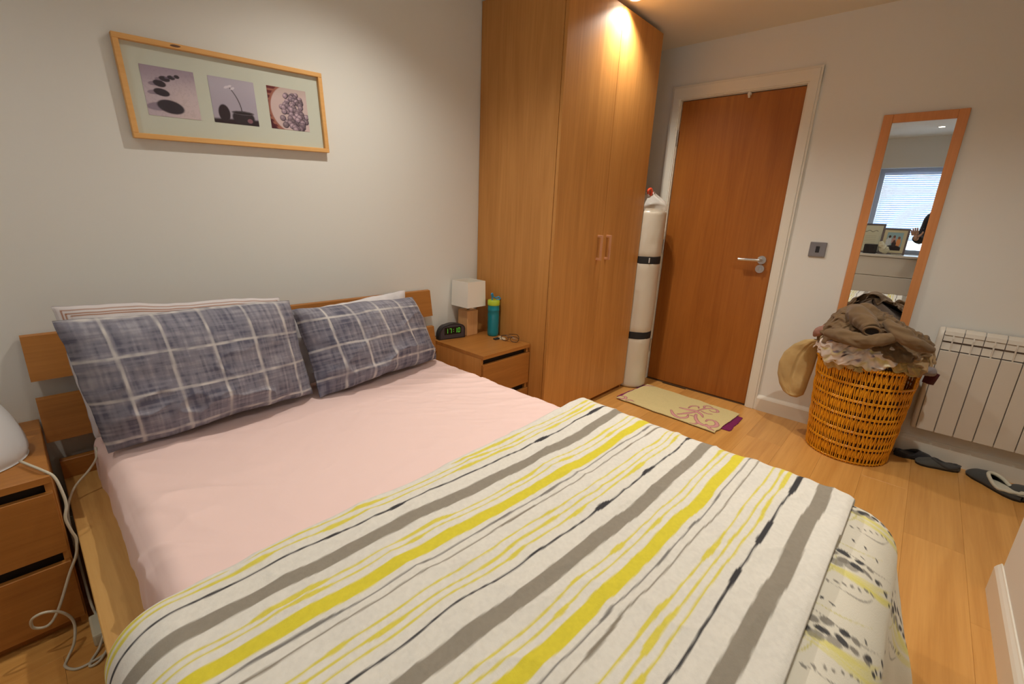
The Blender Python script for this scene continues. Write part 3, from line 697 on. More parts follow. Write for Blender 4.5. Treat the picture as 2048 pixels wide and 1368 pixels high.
bo = tag(empty('water_bottle', (2.302, -.19, NZ)), 'teal water bottle with lime green lid and blue carry loop', 'bottle')
bt = mat('teal_plastic', (.005, .21, .26), .2, 0)
smooth_by_angle(MB().lathe([(.001, 0), (.030, 0), (.034, .006), (.035, .02), (.0345, .06), (.0355, .13), (.0345, .155), (.0362, .158), (.0362, .168), (.0350, .171), (.0350, .198)], (2.292, -.205, NZ), 36).build('body', bt, bo))
smooth_by_angle(MB().lathe([(.0365, .0), (.0375, .003), (.0375, .026), (.034, .031), (.012, .033), (.001, .033)], (2.292, -.205, NZ + .192), 36).build('lid', mat('lime_plastic', (.42, .55, .03), .4), bo))
lpb = mat('blue_plastic', (.03, .28, .55), .4)
l_ = MB(); l_.tube(catmull([(2.275, -.208, NZ + .222), (2.272, -.21, NZ + .242), (2.262, -.213, NZ + .262), (2.268, -.216, NZ + .266), (2.280, -.212, NZ + .246), (2.300, -.211, NZ + .236), (2.322, -.214, NZ + .240), (2.330, -.222, NZ + .231), (2.318, -.222, NZ + .226), (2.304, -.215, NZ + .227)], 5), .0042, 8)
l_.build('carry_loop', lpb, bo)

ct = tag(MB().lathe([(.017, .001), (.019, .007), (.027, .008), (.030, .004), (.030, 0), (.017, 0)], (2.283, -.300, NZ), 32, caps=False).build('tape_ring', mat('cream_plastic', (.62, .52, .36), .6), loc=(2.283, -.300, NZ)), 'small flat cream ring lying beside the bottle', 'ring')
kf = MB().box(2.222, 2.262, -.302, -.276, NZ, NZ + .008, .002).box(2.255, 2.272, -.306, -.29, NZ, NZ + .005, .001)
tag(kf.build('key_fob', black_pl, loc=(2.24, -.29, NZ)), 'small flat black key fob at the foot of the bottle', 'fob')

gl = tag(empty('eyeglasses', (2.30, -.385, NZ)), 'folded dark-framed eyeglasses lying near the nightstand edge', 'glasses')
gm = mat('glasses_frame', (.01, .008, .012), .3); gd = Vector((.30, -.95, 0)).normalized(); gp = Vector((-gd.y, gd.x, 0)); gc = Vector((2.262, -.375, NZ + .019))
fr = MB()
for s_ in (-1, 1):
    ring = [gc + gd * (s_ * .032 + .025 * math.cos(t)) + Vector((0, 0, 1)) * (.0165 * math.sin(t)) + gp * (.004 * math.cos(t) * s_) for t in np.linspace(0, 2 * PI, 24, endpoint=False)]
    fr.tube(ring, .0017, 6, closed=True)
    MB().add(ring, [tuple(range(24))]).build('lens', glass_clear, gl)
fr.tube([gc - gd * .008 + Vector((0, 0, .006)), gc + Vector((0, 0, .009)), gc + gd * .008 + Vector((0, 0, .006))], .0018, 6)
fr.build('frame', gm, gl)
for s_ in (-1, 1):
    a_ = gc + gd * s_ * .058 + Vector((0, 0, .008)); MB().tube(catmull([a_, a_ + gp * .012 - gd * s_ * .002, a_ + gp * .04 - gd * s_ * .03 + Vector((0, 0, .006 * (s_ + 1))), a_ + gp * .045 - gd * s_ * .085 + Vector((0, 0, -.015 + .01 * (s_ + 1)))], 5), .0016, 6).build('temple', gm, gl)

# ================================================================== on the left nightstand
hm = tag(empty('humidifier', (.158, -.272, NZ)), 'white egg-shaped humidifier on the left nightstand, cut by the picture edge', 'humidifier')
prof = [(.001, 0), (.112, 0), (.121, .006), (.126, .03), (.122, .065), (.112, .105), (.098, .145), (.080, .185), (.058, .222), (.034, .25), (.012, .262), (.001, .264)]
pz = np.linspace(0, 1, 40); pp = np.array(prof); tt = np.linspace(0, 1, len(prof)); prof2 = list(zip(np.interp(pz, tt, pp[:, 0]), np.interp(pz, tt, pp[:, 1])))
smooth_by_angle(MB().lathe([tuple(p) for p in catmull([(a, b_, 0) for a, b_ in prof], 4) and [(float(q[0]), float(q[1])) for q in catmull([(a, b_, 0) for a, b_ in prof], 4)]], (.158, -.272, NZ), 48, sx=1, sy=1).build('body', mat('white_satin_plastic', (.68, .70, .72), .32), hm))
bu = MB()
for k, z in enumerate((.052, .036, .024)):
    for a in (-1.32,):
        arc = [(.158 + (.1265 - abs(z - .03) * .08) * math.cos(t), -.272 + (.1265 - abs(z - .03) * .08) * math.sin(t), NZ + z) for t in np.linspace(a - .30, a + (.26 if k != 1 else .2), 10)]
        bu.tube(arc, (.0045, .0028, .0028)[k], 6)
tag(bu.build('button_strip', mat('grey_print', (.22, .22, .25), .5), hm), 'grey raised button marks')

# ================================================================== quilt roll between wardrobe and door
ro = tag(empty('quilt_roll', (3.445, -.588, 0)), 'tall white rolled quilt in clear plastic with two black straps, beside the door', 'quilt roll')
nz_, ns = 120, 72; RC_ = (3.447, -.585); r0 = .116
z = np.linspace(0, 1, nz_)[:, None]; th = np.linspace(0, 2 * PI, ns, endpoint=False)[None, :]
zh = z * 1.315; rr = r0 * np.clip(1 - (np.clip((.02 - zh) / .02, 0, 1)) ** 2 * .12, 0, 1) * np.clip(1 - np.clip((zh - 1.28) / .035, 0, 1) ** 2 * .3, 0, 1)
pin = .010 * np.exp(-((zh - .965) / .03) ** 2) + .010 * np.exp(-((zh - .415) / .03) ** 2)
rr = rr - pin + .0035 * fbm(np.cos(th) * 2 + zh * 3, zh * 7 + np.sin(th) * 2, 5, 3) + .002 * (1 - np.abs(fbm(th * 3, zh * 5, 6, 3))) ** 3 * (pin > .002)
Vr = np.stack([RC_[0] + rr * np.cos(th), RC_[1] + rr * np.sin(th), zh + 0 * th], -1).reshape(-1, 3)
Fr = [(i * ns + k, i * ns + (k + 1) % ns, (i + 1) * ns + (k + 1) % ns, (i + 1) * ns + k) for i in range(nz_ - 1) for k in range(ns)] + [tuple(range(ns))[::-1], tuple(range((nz_ - 1) * ns, nz_ * ns))]
obj('rolled_quilt', Vr, Fr, mat('plastic_wrapped_white', (.60, .55, .45), .35, Coat_Weight=.5, Coat_Roughness=.2), ro, True)
for zc in (.962, .412):
    s = MB().lathe([(.108, -.026), (.1145, -.025), (.1155, 0), (.1145, .025), (.108, .026)], (RC_[0], RC_[1], zc), 48, caps=False)
    smooth_by_angle(s.build('strap', mat('black_webbing', (.010, .010, .012), .7), ro))
MB().box(RC_[0] - .088, RC_[0] - .083, RC_[1] - .088, RC_[1] - .080, .945, .980, .001).build('buckle', mat('pale_buckle', (.5, .5, .48), .4), ro)
nz_, ns = 30, 60; z = np.linspace(0, 1, nz_)[:, None]; th = np.linspace(0, 2 * PI, ns, endpoint=False)[None, :]
rr = (.113 - .085 * sstep(.3, 1, z) + .006 * np.sin(PI * z)) * (1 + .12 * z * np.sin(th * 7 + 3 * z) + .10 * z * vnoise(th * 3, z * 5, 7))
Vb = np.stack([RC_[0] + rr * np.cos(th) - .02 * z, RC_[1] + rr * np.sin(th), 1.30 + .115 * z + .012 * z * np.sin(5 * th)], -1).reshape(-1, 3)
Fb = [(i * ns + k, i * ns + (k + 1) % ns, (i + 1) * ns + (k + 1) % ns, (i + 1) * ns + k) for i in range(nz_ - 1) for k in range(ns)]
bagm = mat('clear_polythene', (.95, .93, .88), .18, 0, Alpha=.38)
obj('plastic_bag_top', Vb, Fb, bagm, ro, True)
tp = MB(); tp.tube(catmull([(3.40, -.60, 1.400), (3.39, -.612, 1.425), (3.375, -.608, 1.440), (3.36, -.60, 1.428), (3.372, -.598, 1.41)], 5), .009, 8)
tp.tube(catmull([(3.40, -.60, 1.400), (3.42, -.605, 1.418), (3.44, -.6, 1.412)], 5), .007, 8); tp.build('bag_tie', mat('orange_red_plastic', (.65, .07, .02), .5), ro)

# ================================================================== floor mats
RG = [(3.080, -.685), (3.512, -.708), (3.462, -1.398), (3.050, -1.375)]
def mat_rug(name, label, Q, zt, paint, m, n=(150, 230), seed=3, amp=.004):
    u, v = np.meshgrid(np.linspace(0, 1, n[0]), np.linspace(0, 1, n[1]), indexing='ij')
    Q = [np.array(q) for q in Q]; P = Q[0] * ((1 - u) * (1 - v))[..., None] + Q[1] * (u * (1 - v))[..., None] + Q[2] * (u * v)[..., None] + Q[3] * ((1 - u) * v)[..., None]
    ed = np.minimum(np.minimum(u, 1 - u), np.minimum(v, 1 - v)); P[..., 0] += .004 * vnoise(v * 14, u * 2, seed) * (np.abs(2 * u - 1) ** 6); P[..., 1] += .004 * vnoise(u * 12, v * 2, seed + 1) * (np.abs(2 * v - 1) ** 6)
    z = zt + amp * np.maximum(0, fbm(u * 3, v * 5, seed + 2, 3)) + .0006 * vnoise(u * 150, v * 230, seed)
    top = np.concatenate([P, z[..., None]], -1); bot = np.concatenate([P, (z - .0035)[..., None]], -1); Nn = n[0] * n[1]
    V = np.concatenate([top.reshape(-1, 3), bot.reshape(-1, 3)]); F = np.concatenate([grid_faces(*n), grid_faces(*n, off=Nn, flip=True)])
    idx = lambda i, j: i * n[1] + j
    ring = [idx(i, 0) for i in range(n[0])] + [idx(n[0] - 1, j) for j in range(1, n[1])] + [idx(i, n[1] - 1) for i in range(n[0] - 2, -1, -1)] + [idx(0, j) for j in range(n[1] - 2, 0, -1)]
    F = np.concatenate([F, np.array([[ring[k], ring[(k + 1) % len(ring)], ring[(k + 1) % len(ring)] + Nn, ring[k] + Nn] for k in range(len(ring))])])
    C = paint(u, v); c = np.concatenate([C.reshape(-1, 3), C.reshape(-1, 3)])
    o = obj(name, V, F, m, None, True, loc=(float(P[..., 0].mean()), float(P[..., 1].mean()), 0), cols=c); return tag(o, label, 'mat')
def curve_d(A, B, pts, wid):
    D = np.full(A.shape, 9.)
    P = catmull([(p[0], p[1], 0) for p in pts], 10); m = len(P)
    for k, p in enumerate(P):
        t = k / (m - 1); w = wid * (.25 + .75 * math.sin(PI * min(1, .1 + t * .9))); D = np.minimum(D, np.hypot(A - p[0], B - p[1]) - w)
    return D
def rug_paint(u, v):
    C = np.ones(u.shape + (3,)) * lin([206, 192, 138]); C = C * (1 + .05 * fbm(u * 90, v * 140, 3, 2))[..., None]
    A, B = u * .42, v * .69                                                # metres; v grows towards the camera side
    D = np.full(u.shape, 9.)
    # scrolls grouped near the bed-side corner: coordinates (across, along)
    for pts, w in ((([(.10, .36), (.05, .40), (.03, .45), (.07, .48), (.12, .47)]), .011), ([(.07, .42), (.13, .45), (.18, .47), (.22, .49)], .010), ([(.19, .38), (.20, .43), (.22, .47), (.20, .52), (.16, .55)], .013), ([(.22, .48), (.28, .49), (.33, .51), (.36, .55), (.33, .58), (.30, .56), (.31, .53)], .008), ([(.23, .42), (.28, .42), (.31, .45), (.28, .47)], .006), ([(.30, .50), (.35, .48), (.38, .50), (.37, .53)], .006), ([(.17, .50), (.10, .53), (.05, .58), (.06, .64), (.11, .66), (.16, .63), (.15, .59), (.11, .59)], .013), ([(.07, .61), (.03, .65), (.02, .68)], .009), ([(.06, .56), (.02, .56), (.01, .53)], .006), ([(.10, .54), (.13, .51), (.12, .48)], .006), ([(.25, .50), (.24, .54), (.26, .57)], .006), ([(.0, .02), (.03, .05), (.06, .03), (.05, .0)], .009), ([(.01, .07), (.035, .09), (.03, .12)], .006), ([(.36, .0), (.39, .02), (.42, .06)], .006)):
        D = np.minimum(D, curve_d(A, B, pts, w))
    C = blend(C, sstep(.0028, .0010, D), lin([150, 84, 96])); C = blend(C, sstep(-.0010, -.0028, D), lin([204, 148, 146]))
    return C
rugm = painted('woven_cotton_mat', .95, 400)
MQ = [(3.115, -.665), (3.50, -.690), (3.425, -1.432), (3.150, -1.432)]
def mag_paint(u, v): return np.ones(u.shape + (3,)) * lin([118, 22, 82]) * (1 + .15 * fbm(u * 60, v * 90, 7, 2))[..., None]
mat_rug('door_mat', 'magenta mat mostly hidden under the cream one, its corner sticking out', MQ, .0045, mag_paint, rugm, (60, 90), 8, .001)
mat_rug('door_mat', 'cream floor mat with pink scrollwork in front of the door', RG, .0110, rug_paint, rugm)

# ================================================================== mirror
mr = tag(empty('wall_mirror', (XW, -1.9378, 1.2)), 'tall narrow wall mirror in a reddish pine frame behind the laundry basket', 'mirror')
MZ0, MZ1, MY0, MY1, fw_ = .60, 1.8305, -1.7684, -2.1072, .042
for nm, a in (('frame_stile', (MY0, MY0 - fw_, MZ0, MZ1)), ('frame_stile', (MY1 + fw_, MY1, MZ0, MZ1)), ('frame_rail', (MY0 - fw_, MY1 + fw_, MZ1 - fw_, MZ1)), ('frame_rail', (MY0 - fw_, MY1 + fw_, MZ0, MZ0 + fw_))):
    MB().box(XW - .018, XW - .001, a[0], a[1], a[2], a[3], .003).build(nm, pine_z, mr)
MB().box(XW - .009, XW - .004, MY0 - fw_, MY1 + fw_, MZ0 + fw_, MZ1 - fw_).build('mirror_glass', mat('silvered_glass', (.88, .89, .90), .0, 1), mr)

# ================================================================== switch
sw = tag(empty('fused_switch', (XW, -1.6, 1.105)), 'square brushed grey wall switch with a small black rocker', 'switch')
MB().box(XW - .009, XW, -1.643, -1.557, 1.062, 1.149, .002).build('plate', mat('grey_metal_plate', (.30, .29, .30), .35, .8), sw)
MB().box(XW - .013, XW - .008, -1.610, -1.590, 1.088, 1.125, .002).build('rocker', black_pl, sw)

# ================================================================== radiator
rd = tag(empty('panel_heater', (3.62, -2.7, .47)), 'cream electric panel heater with vertical elements on the right wall', 'radiator')
RX0, RX1, RZ0, RZ1 = 3.598, 3.652, .180, .753; ew = .0765; ys = -2.256
hm_ = mat('heater_cream', (.62, .59, .52), .42); hg = mat('heater_gap_shade', (.16, .14, .14), .6)
capp = [(RX1, RZ0), (RX0 + .004, RZ0), (RX0, RZ0 + .01), (RX0, RZ1 - .05), (RX0 + .010, RZ1 - .016), (RX0 + .028, RZ1), (RX1, RZ1)]
e = MB(); e.prism(capp, -2.2315, -2.2545, 'y')
bm = bmesh.new(); vs = [bm.verts.new(v) for v in e.v]; [bm.faces.new([vs[i] for i in f]) for f in e.f]; bmesh.ops.recalc_face_normals(bm, faces=bm.faces)
bmesh.ops.bevel(bm, geom=[x for x in bm.edges if all(abs(v.co.y + 2.2315) < 1e-4 for v in x.verts)], offset=.013, segments=4, affect='EDGES', profile=.5)
bm.verts.index_update(); smooth_by_angle(obj('end_cap', [v.co[:] for v in bm.verts], [[v.index for v in f.verts] for f in bm.faces], hm_, rd), 50); bm.free()
k = 0; y = ys
MB().box(RX0 + .012, RX1, -2.2545, -3.30, RZ0 + .01, RZ1 - .02).build('core', hg, rd)  # darker than the casing: shade between elements and louvres put into its colour
while y - ew > -3.32:
    a, b_ = y - .0018, y - ew + .0018
    e = MB(); e.box(RX0, RX0 + .014, a, b_, RZ0, RZ1 - .118, .002); e.build('element', hm_, rd)
    g = MB(); ym_ = (a + b_) / 2
    # grille: dividing rib and two rows of scooped louvres with a rounded top
    g.prism([(RX0 + .016, RZ1 - .118), (RX0 + .001, RZ1 - .118), (RX0 + .001, RZ1 - .05), (RX0 + .012, RZ1 - .014), (RX0 + .028, RZ1), (RX0 + .032, RZ1 - .012)], ym_ - .003, ym_ + .003, 'y')
    for z0, x0 in ((RZ1 - .113, .003), (RZ1 - .066, .004)):
        g.prism([(RX0 + x0, z0 + .001), (RX0 + x0 + .004, z0), (RX0 + x0 + .014, z0 + .040), (RX0 + x0 + .010, z0 + .042)], a, b_, 'y')
    g.prism([(RX0 + .006, RZ1 - .034), (RX0 + .012, RZ1 - .015), (RX0 + .028, RZ1), (RX1, RZ1), (RX1, RZ1 - .006), (RX0 + .028, RZ1 - .006), (RX0 + .016, RZ1 - .02)], a, b_, 'y')
    g.build('grille', hm_, rd)
    y -= ew

# ================================================================== wicker laundry basket
C0 = (3.425, -1.985)
bk = tag(empty('laundry_basket', (C0[0], C0[1], 0)), 'round honey-coloured wicker basket overflowing with clothes, beneath the mirror', 'basket')
wick = wood('varnished_wicker', (.86, .40, .014), (.66, .26, .008), 'z', .26, .6)
BH = .545; rb = lambda z: .188 + .038 * (z / BH) ** .85
HA = math.radians(239)                                   # handle direction
def inhandle(th, z):
    d_ = (th - HA + PI) % (2 * PI) - PI
    d2 = (th - HA) % (2 * PI); d3 = (d2 + PI) % (2 * PI); d3 = (d3 - PI)
    return (abs(d_) < .20 or abs(abs(d_) - PI) < .20) and z > BH - .088
rings = [.012, .10, .188, .276, .364, .452]
ring_mb = MB()
for z in rings:
    for dz in ((-.0035, .0035) if z > .02 else (0,)):
        ring_mb.tube([(C0[0] + (rb(z) + .001) * math.cos(t), C0[1] + (rb(z) + .001) * math.sin(t), z + dz + .001 * math.sin(t * 20)) for t in np.linspace(0, 2 * PI, 64, endpoint=False)], .0032, 6, closed=True)
o = smooth_by_angle(ring_mb.build('hoop', wick, bk), 80); o['kind'] = 'stuff'
rods = MB(); nr = 132; rg = np.random.default_rng(3)
for i in range(nr):
    for sgn in (0,):
        t0 = 2 * PI * i / nr; pts = []; s = 1 if i % 2 else -1; ph = rg.uniform(-.25, .25); am = .0085 + rg.uniform(-.003, .003)
        for z in np.linspace(.004, BH - .006, 46):
            # rods in pairs: they spread at the hoops and close up between them
            zz = (z - .012) / .088; a = t0 + s * am * math.cos(2 * PI * zz * .5 + ph * .4) + .006 * math.sin(z * 23 + i)
            if inhandle(a, z): break
            r = rb(z) + s * .0032 * math.cos(PI * zz) + .001 * math.sin(i * 7 + z * 40); pts.append((C0[0] + r * math.cos(a), C0[1] + r * math.sin(a), z))
        rods.tube(pts, .0029 + rg.uniform(-.0003, .0003), 5, caps=False)
o = smooth_by_angle(rods.build('woven_rods', wick, bk), 80); o['kind'] = 'stuff'
# plaited mid bands: extra slanting canes lying between hoops
sl_ = MB()
for b0 in (.060, .148, .236, .324, .412, .500):
    for i in range(132):
        t0 = 2 * PI * (i + .5) / 132 + rg.uniform(-.008, .008); pts = []
        for k in range(5):
            z = b0 - .020 + .040 * k / 4; a = t0 + .012 * (k / 4 - .5) * (1 if i % 2 else -1)
            if inhandle(a, z + .01): pts = []; break
            r = rb(z) - .003 + .003 * math.sin(PI * k / 4) * (1 if i % 2 else -.4); pts.append((C0[0] + r * math.cos(a), C0[1] + r * math.sin(a), z))
        if pts: sl_.tube(pts, .0030, 5, caps=False)
o = smooth_by_angle(sl_.build('cane_bands', wick, bk), 80); o['kind'] = 'stuff'
rim = MB(); rr_ = rb(BH) + .000
rim.tube([(C0[0] + rr_ * math.cos(t), C0[1] + rr_ * math.sin(t), BH) for t in np.linspace(0, 2 * PI, 80, endpoint=False)], .0085, 8, closed=True)
for k in range(120):
    t = 2 * PI * k / 120
    if inhandle(t, BH): continue
    c = Vector((C0[0] + rr_ * math.cos(t), C0[1] + rr_ * math.sin(t), BH)); er = Vector((math.cos(t), math.sin(t), 0)); et = Vector((-math.sin(t), math.cos(t), 0))
    rim.tube([c + er * .0098 * math.cos(q) + Vector((0, 0, 1)) * .0098 * math.sin(q) + et * (.006 * (q / PI - .5)) for q in np.linspace(-1.2, 3.4, 7)], .0036, 5)
smooth_by_angle(rim.build('rim', wick, bk), 80)
for h0 in (HA, HA + PI):
    hb = MB()
    for s in (-1, 1):
        for j in range(3):
            a = h0 + s * (.205 + .018 * j); hb.tube([(C0[0] + (rb(z) + .002) * math.cos(a), C0[1] + (rb(z) + .002) * math.sin(a), z) for z in np.linspace(BH - .096, BH, 8)], .0050, 6)
        for z in np.linspace(BH - .088, BH - .008, 11):
            a0, a1 = h0 + s * .19, h0 + s * .255; hb.tube([(C0[0] + (rb(z) + .0075) * math.cos(q), C0[1] + (rb(z) + .0075) * math.sin(q), z + .004 * (q - a0)) for q in np.linspace(a0, a1, 5)], .0032, 5)
    hb.tube([(C0[0] + (rb(BH - .09) + .002) * math.cos(q), C0[1] + (rb(BH - .09) + .002) * math.sin(q), BH - .091) for q in np.linspace(h0 - .25, h0 + .25, 12)], .0065, 8)
    smooth_by_angle(hb.build('handle', wick, bk), 80)
MB().lathe([(.001, 0), (.186, 0), (.186, .008), (.001, .008)], (C0[0], C0[1], .001), 40, caps=False).build('base', wick, bk)

# ------------------------------------------------------------------ laundry (garments settled on the heap; offsets packed below)
D = math.radians
def mound(phi,t):
    """phi angle (rad), t: 0 rim .. 1 apex -> xyz, on lumpy heap"""
    r=.222*(1-t**1.7)**.62*(1+.05*np.sin(3*phi+1)+.04*np.sin(5*phi+4*t)) 
    r=r+.03*np.sin(np.pi*np.clip(t*1.25,0,1))*(.5+.5*np.cos(phi-D(255)))
    z=.545+.265*t**.95+.012*np.sin(4*phi+6*t)
    x=C0[0]+r*np.cos(phi)-.0; y=C0[1]+r*np.sin(phi)+.075*t*np.exp(-((1-t)/.8)**2)+.0
    x=np.minimum(x,3.645)
    return np.stack([x,y,z],-1)
def patch(phi0,phi1,t0,t1,n,off,skew=0,seed=0):
    """rectangular-ish patch with irregular outline on the heap"""
    u=np.linspace(0,1,n[0])[:,None];v=np.linspace(0,1,n[1])[None,:]
    rng=np.random.default_rng(seed); a=rng.uniform(0,6,6)
    ph=D(phi0)+(D(phi1)-D(phi0))*u + skew*(v-.5)+.07*np.sin(5*v+a[0])*(2*u-1)
    t=t0+(t1-t0)*v + .06*np.sin(5*u+a[1])*(2*v-1)+.03*np.sin(11*u+a[2])
    t=np.clip(t,-.12,.995)
    tc=np.clip(t,0,1)
    P=mound(ph+0*tc,tc); P[...,2]+=np.minimum(t,0)*.3
    e=1e-3; A=mound(ph+e,tc)-mound(ph-e,tc); B=mound(ph,np.clip(tc+e,0,.999))-mound(ph,np.clip(tc-e,0,.999)); 
    Nn=np.cross(A,B); Nn/=np.linalg.norm(Nn,axis=-1,keepdims=True)+1e-9
    c=np.array([C0[0],C0[1],.6]); s=np.sign(((P-c)*Nn).sum(-1,keepdims=True)); Nn*=s
    out=P+Nn*off; out[...,2]+=.02*(t<0)*0
    out[...,0]=np.minimum(out[...,0],3.648)
    return out
G=[ # name, args, shrink
 ('trousers_under',dict(phi0=100,phi1=205,t0=.07,t1=.42,n=(56,26),off=.012,seed=1),1.32),
 ('khaki_cloth',dict(phi0=180,phi1=264,t0=.10,t1=.50,n=(52,30),off=.020,skew=.2,seed=2),1.36),
 ('tan_cloth',dict(phi0=225,phi1=300,t0=.20,t1=.62,n=(48,32),off=.026,skew=-.15,seed=3),1.30),
 ('white_floral',dict(phi0=108,phi1=206,t0=.11,t1=.52,n=(60,30),off=.034,skew=.35,seed=4),1.27),
 ('brown_shirt',dict(phi0=75,phi1=285,t0=.42,t1=.99,n=(96,52),off=.040,seed=5),1.32),
]
def settle(P, grow, seed, iters=160, thick=.004):
    """cloth relaxation: the patch gets `grow` times more fabric than the heap has room for, so it buckles into folds"""
    nx, ny = P.shape[:2]; rng = np.random.default_rng(seed); base = P.copy()
    A = P[1:, :-1] - P[:-1, :-1]; B = P[:-1, 1:] - P[:-1, :-1]; n0 = np.cross(A, B); n0 = np.pad(n0, ((0, 1), (0, 1), (0, 0)), mode='edge')
    n0 /= np.linalg.norm(n0, axis=-1, keepdims=True) + 1e-9
    c = np.array([C0[0], C0[1], .6]); n0 *= np.sign(((P - c) * n0).sum(-1, keepdims=True))
    uu, vv = np.meshgrid(np.arange(nx) / nx, np.arange(ny) / ny, indexing='ij'); sc = nx / 9.
    X = P + n0 * (.007 * fbm(uu * sc + vv * 2, vv * sc * .55 - uu * 2, seed + 3, 3))[..., None] + rng.normal(0, .0006, P.shape)
    pin = np.zeros((nx, ny), bool)
    for i in range(2, nx, 8):
        for j in range(1, ny, 7): pin[min(nx - 1, max(0, i + rng.integers(-3, 4))), min(ny - 1, max(0, j + rng.integers(-2, 3)))] = True
    dirs = [(1, 0, 1.), (0, 1, 1.), (1, 1, .6), (1, -1, .6), (2, 0, .35), (0, 2, .35), (4, 0, .12), (0, 4, .12)]
    springs = []
    for a, b, w in dirs:
        i0 = slice(0, nx - a); i1 = slice(a, nx)
        j0, j1 = (slice(0, ny - b), slice(b, ny)) if b >= 0 else (slice(-b, ny), slice(0, ny + b))
        springs.append((i0, j0, i1, j1, np.linalg.norm(P[i1, j1] - P[i0, j0], axis=-1, keepdims=True) * (1 + (grow - 1) * (1 if max(abs(a), abs(b)) < 4 else .8)), w))
    for it in range(iters):
        acc = np.zeros_like(X); cnt = np.zeros((nx, ny, 1))
        for i0, j0, i1, j1, L0, w in springs:
            d = X[i1, j1] - X[i0, j0]; l = np.linalg.norm(d, axis=-1, keepdims=True) + 1e-9; q = d * ((l - L0) / l) * .5 * w
            acc[i0, j0] += q; acc[i1, j1] -= q; cnt[i0, j0] += w; cnt[i1, j1] += w
        X = X + acc / cnt * 1.5
        X[..., 2] -= .00012
        dn = ((X - base) * n0).sum(-1, keepdims=True)
        X = X + n0 * (np.clip(thick - .012 - dn, 0, None)) - n0 * np.clip(dn - .034, 0, None)
        X[pin] = X[pin] * .3 + (base[pin] - n0[pin] * .006) * .7
        X[..., 0] = np.minimum(X[..., 0], 3.648)
    return X

def garment(i):
    name, a, grow = G[i]; return settle(patch(**a), grow, a['seed'])
brown = cloth('brown_cotton', srgb(110, 88, 60), .92, 160, .25); khaki = cloth('khaki_cotton', srgb(168, 146, 92), .92, 160, .25)
tan = cloth('tan_cotton', srgb(160, 134, 96), .92, 160, .25); beige = cloth('beige_twill', srgb(182, 156, 104), .92, 200, .25)
GI = [('trousers', 'beige trousers crumpled against the front of the basket rim, under the floral cloth', 'trousers', beige), ('khaki_top', 'khaki top bunched at the right front of the laundry heap', 'top', khaki), ('tan_shirt', 'tan shirt bulging out on the right side of the laundry heap', 'shirt', tan), ('floral_cloth', 'white cloth with dark floral print at the left front of the laundry heap', 'cloth', None), ('brown_shirt', 'large brown shirt crowning the laundry heap, with an open dark cuff', 'shirt', brown)]
for i, (nm, lb, ct_, m_) in enumerate(GI):
    P = garment(i); nx, ny = P.shape[:2]; cols = None
    if m_ is None:
        u, v = np.meshgrid(np.linspace(0, 1, nx), np.linspace(0, 1, ny), indexing='ij'); C = np.ones((nx, ny, 3)) * lin([214, 204, 196])
        C = blend(C, sstep(.1, .45, fbm(u * 9, v * 6, 3, 2)) * .75, lin([196, 188, 110])); C = blend(C, sstep(.36, .46, fbm(u * 15, v * 9, 5, 2)), lin([58, 56, 66])); C = blend(C, sstep(.40, .5, fbm(u * 11 + 7, v * 8, 15, 2)), lin([126, 116, 134]))
        cols = C.reshape(-1, 3); m_ = painted('floral_rag', .9, 200)
    V = P.reshape(-1, 3)
    o = obj(nm, V, grid_faces(nx, ny), m_, None, True, loc=tuple(V.mean(0)), cols=cols)
    if i == 4:
        shirt = o
    tag(o, lb, ct_)
    s = o.modifiers.new('thickness', 'SOLIDIFY'); s.thickness = .003; s.offset = 0
    s = o.modifiers.new('soft', 'SUBSURF'); s.levels = 1; s.render_levels = 2
# filling under the visible garments
ph, t = np.meshgrid(np.linspace(0, 2 * PI, 64), np.linspace(0, .999, 30), indexing='ij'); P = mound(ph, t); P[..., 2] -= .0
tag(obj('heaped_clothes', P.reshape(-1, 3), grid_faces(64, 30), cloth('dark_taupe_cotton', srgb(92, 76, 62), .95, 120, .3), None, True, loc=(C0[0], C0[1], .6)), 'dark brown clothing packed into the middle of the laundry heap', 'clothes', kind='stuff')
ph, t = np.meshgrid(np.linspace(0, 2 * PI, 48), np.linspace(0, 1, 12), indexing='ij'); rr = .165 + .012 * np.sin(5 * ph + 7 * t)
P = np.stack([C0[0] + rr * np.cos(ph), C0[1] + rr * np.sin(ph), .03 + .52 * t], -1)
tag(obj('folded_clothes', P.reshape(-1, 3), grid_faces(48, 12), cloth('dim_laundry', srgb(104, 74, 58), .95, 60, .4), None, True, loc=(C0[0], C0[1], .3)), 'clothing glimpsed through the weave inside the wicker basket', 'clothes', kind='stuff')
# shirt cuff with a black disc for the shade inside it and sleeve rolls
def roll(name, label, cat, pts, rad, m, seed=0, par=None, fold=.18, seg=28):
    pts = catmull(pts, 10); n = len(pts); R_ = np.interp(np.linspace(0, 1, n), np.linspace(0, 1, len(rad)), rad)
    mb = MB().tube(pts, list(R_), seg, caps=True); V = np.array(mb.v); nV = n * seg; c = np.repeat(np.array([tuple(p) for p in pts]), seg, 0); th = np.tile(np.arange(seg) / seg * 2 * PI, n); ti = np.repeat(np.linspace(0, 1, n), seg)
    k = 1 + fold * ((1 - np.abs(fbm(np.cos(th) * 1.3 + ti * 6, np.sin(th) * 1.3 + ti * 2, seed, 3))) ** 2 - .5) * np.sin(PI * np.clip(ti, .03, .97))
    V[:nV] = c + (V[:nV] - c) * k[:, None]
    o = obj(name, V, mb.f, m, par, True, loc=None if par else tuple(V.mean(0)))
    if label: tag(o, label, cat)
    s = o.modifiers.new('soft', 'SUBSURF'); s.levels = 1; s.render_levels = 1
    return o
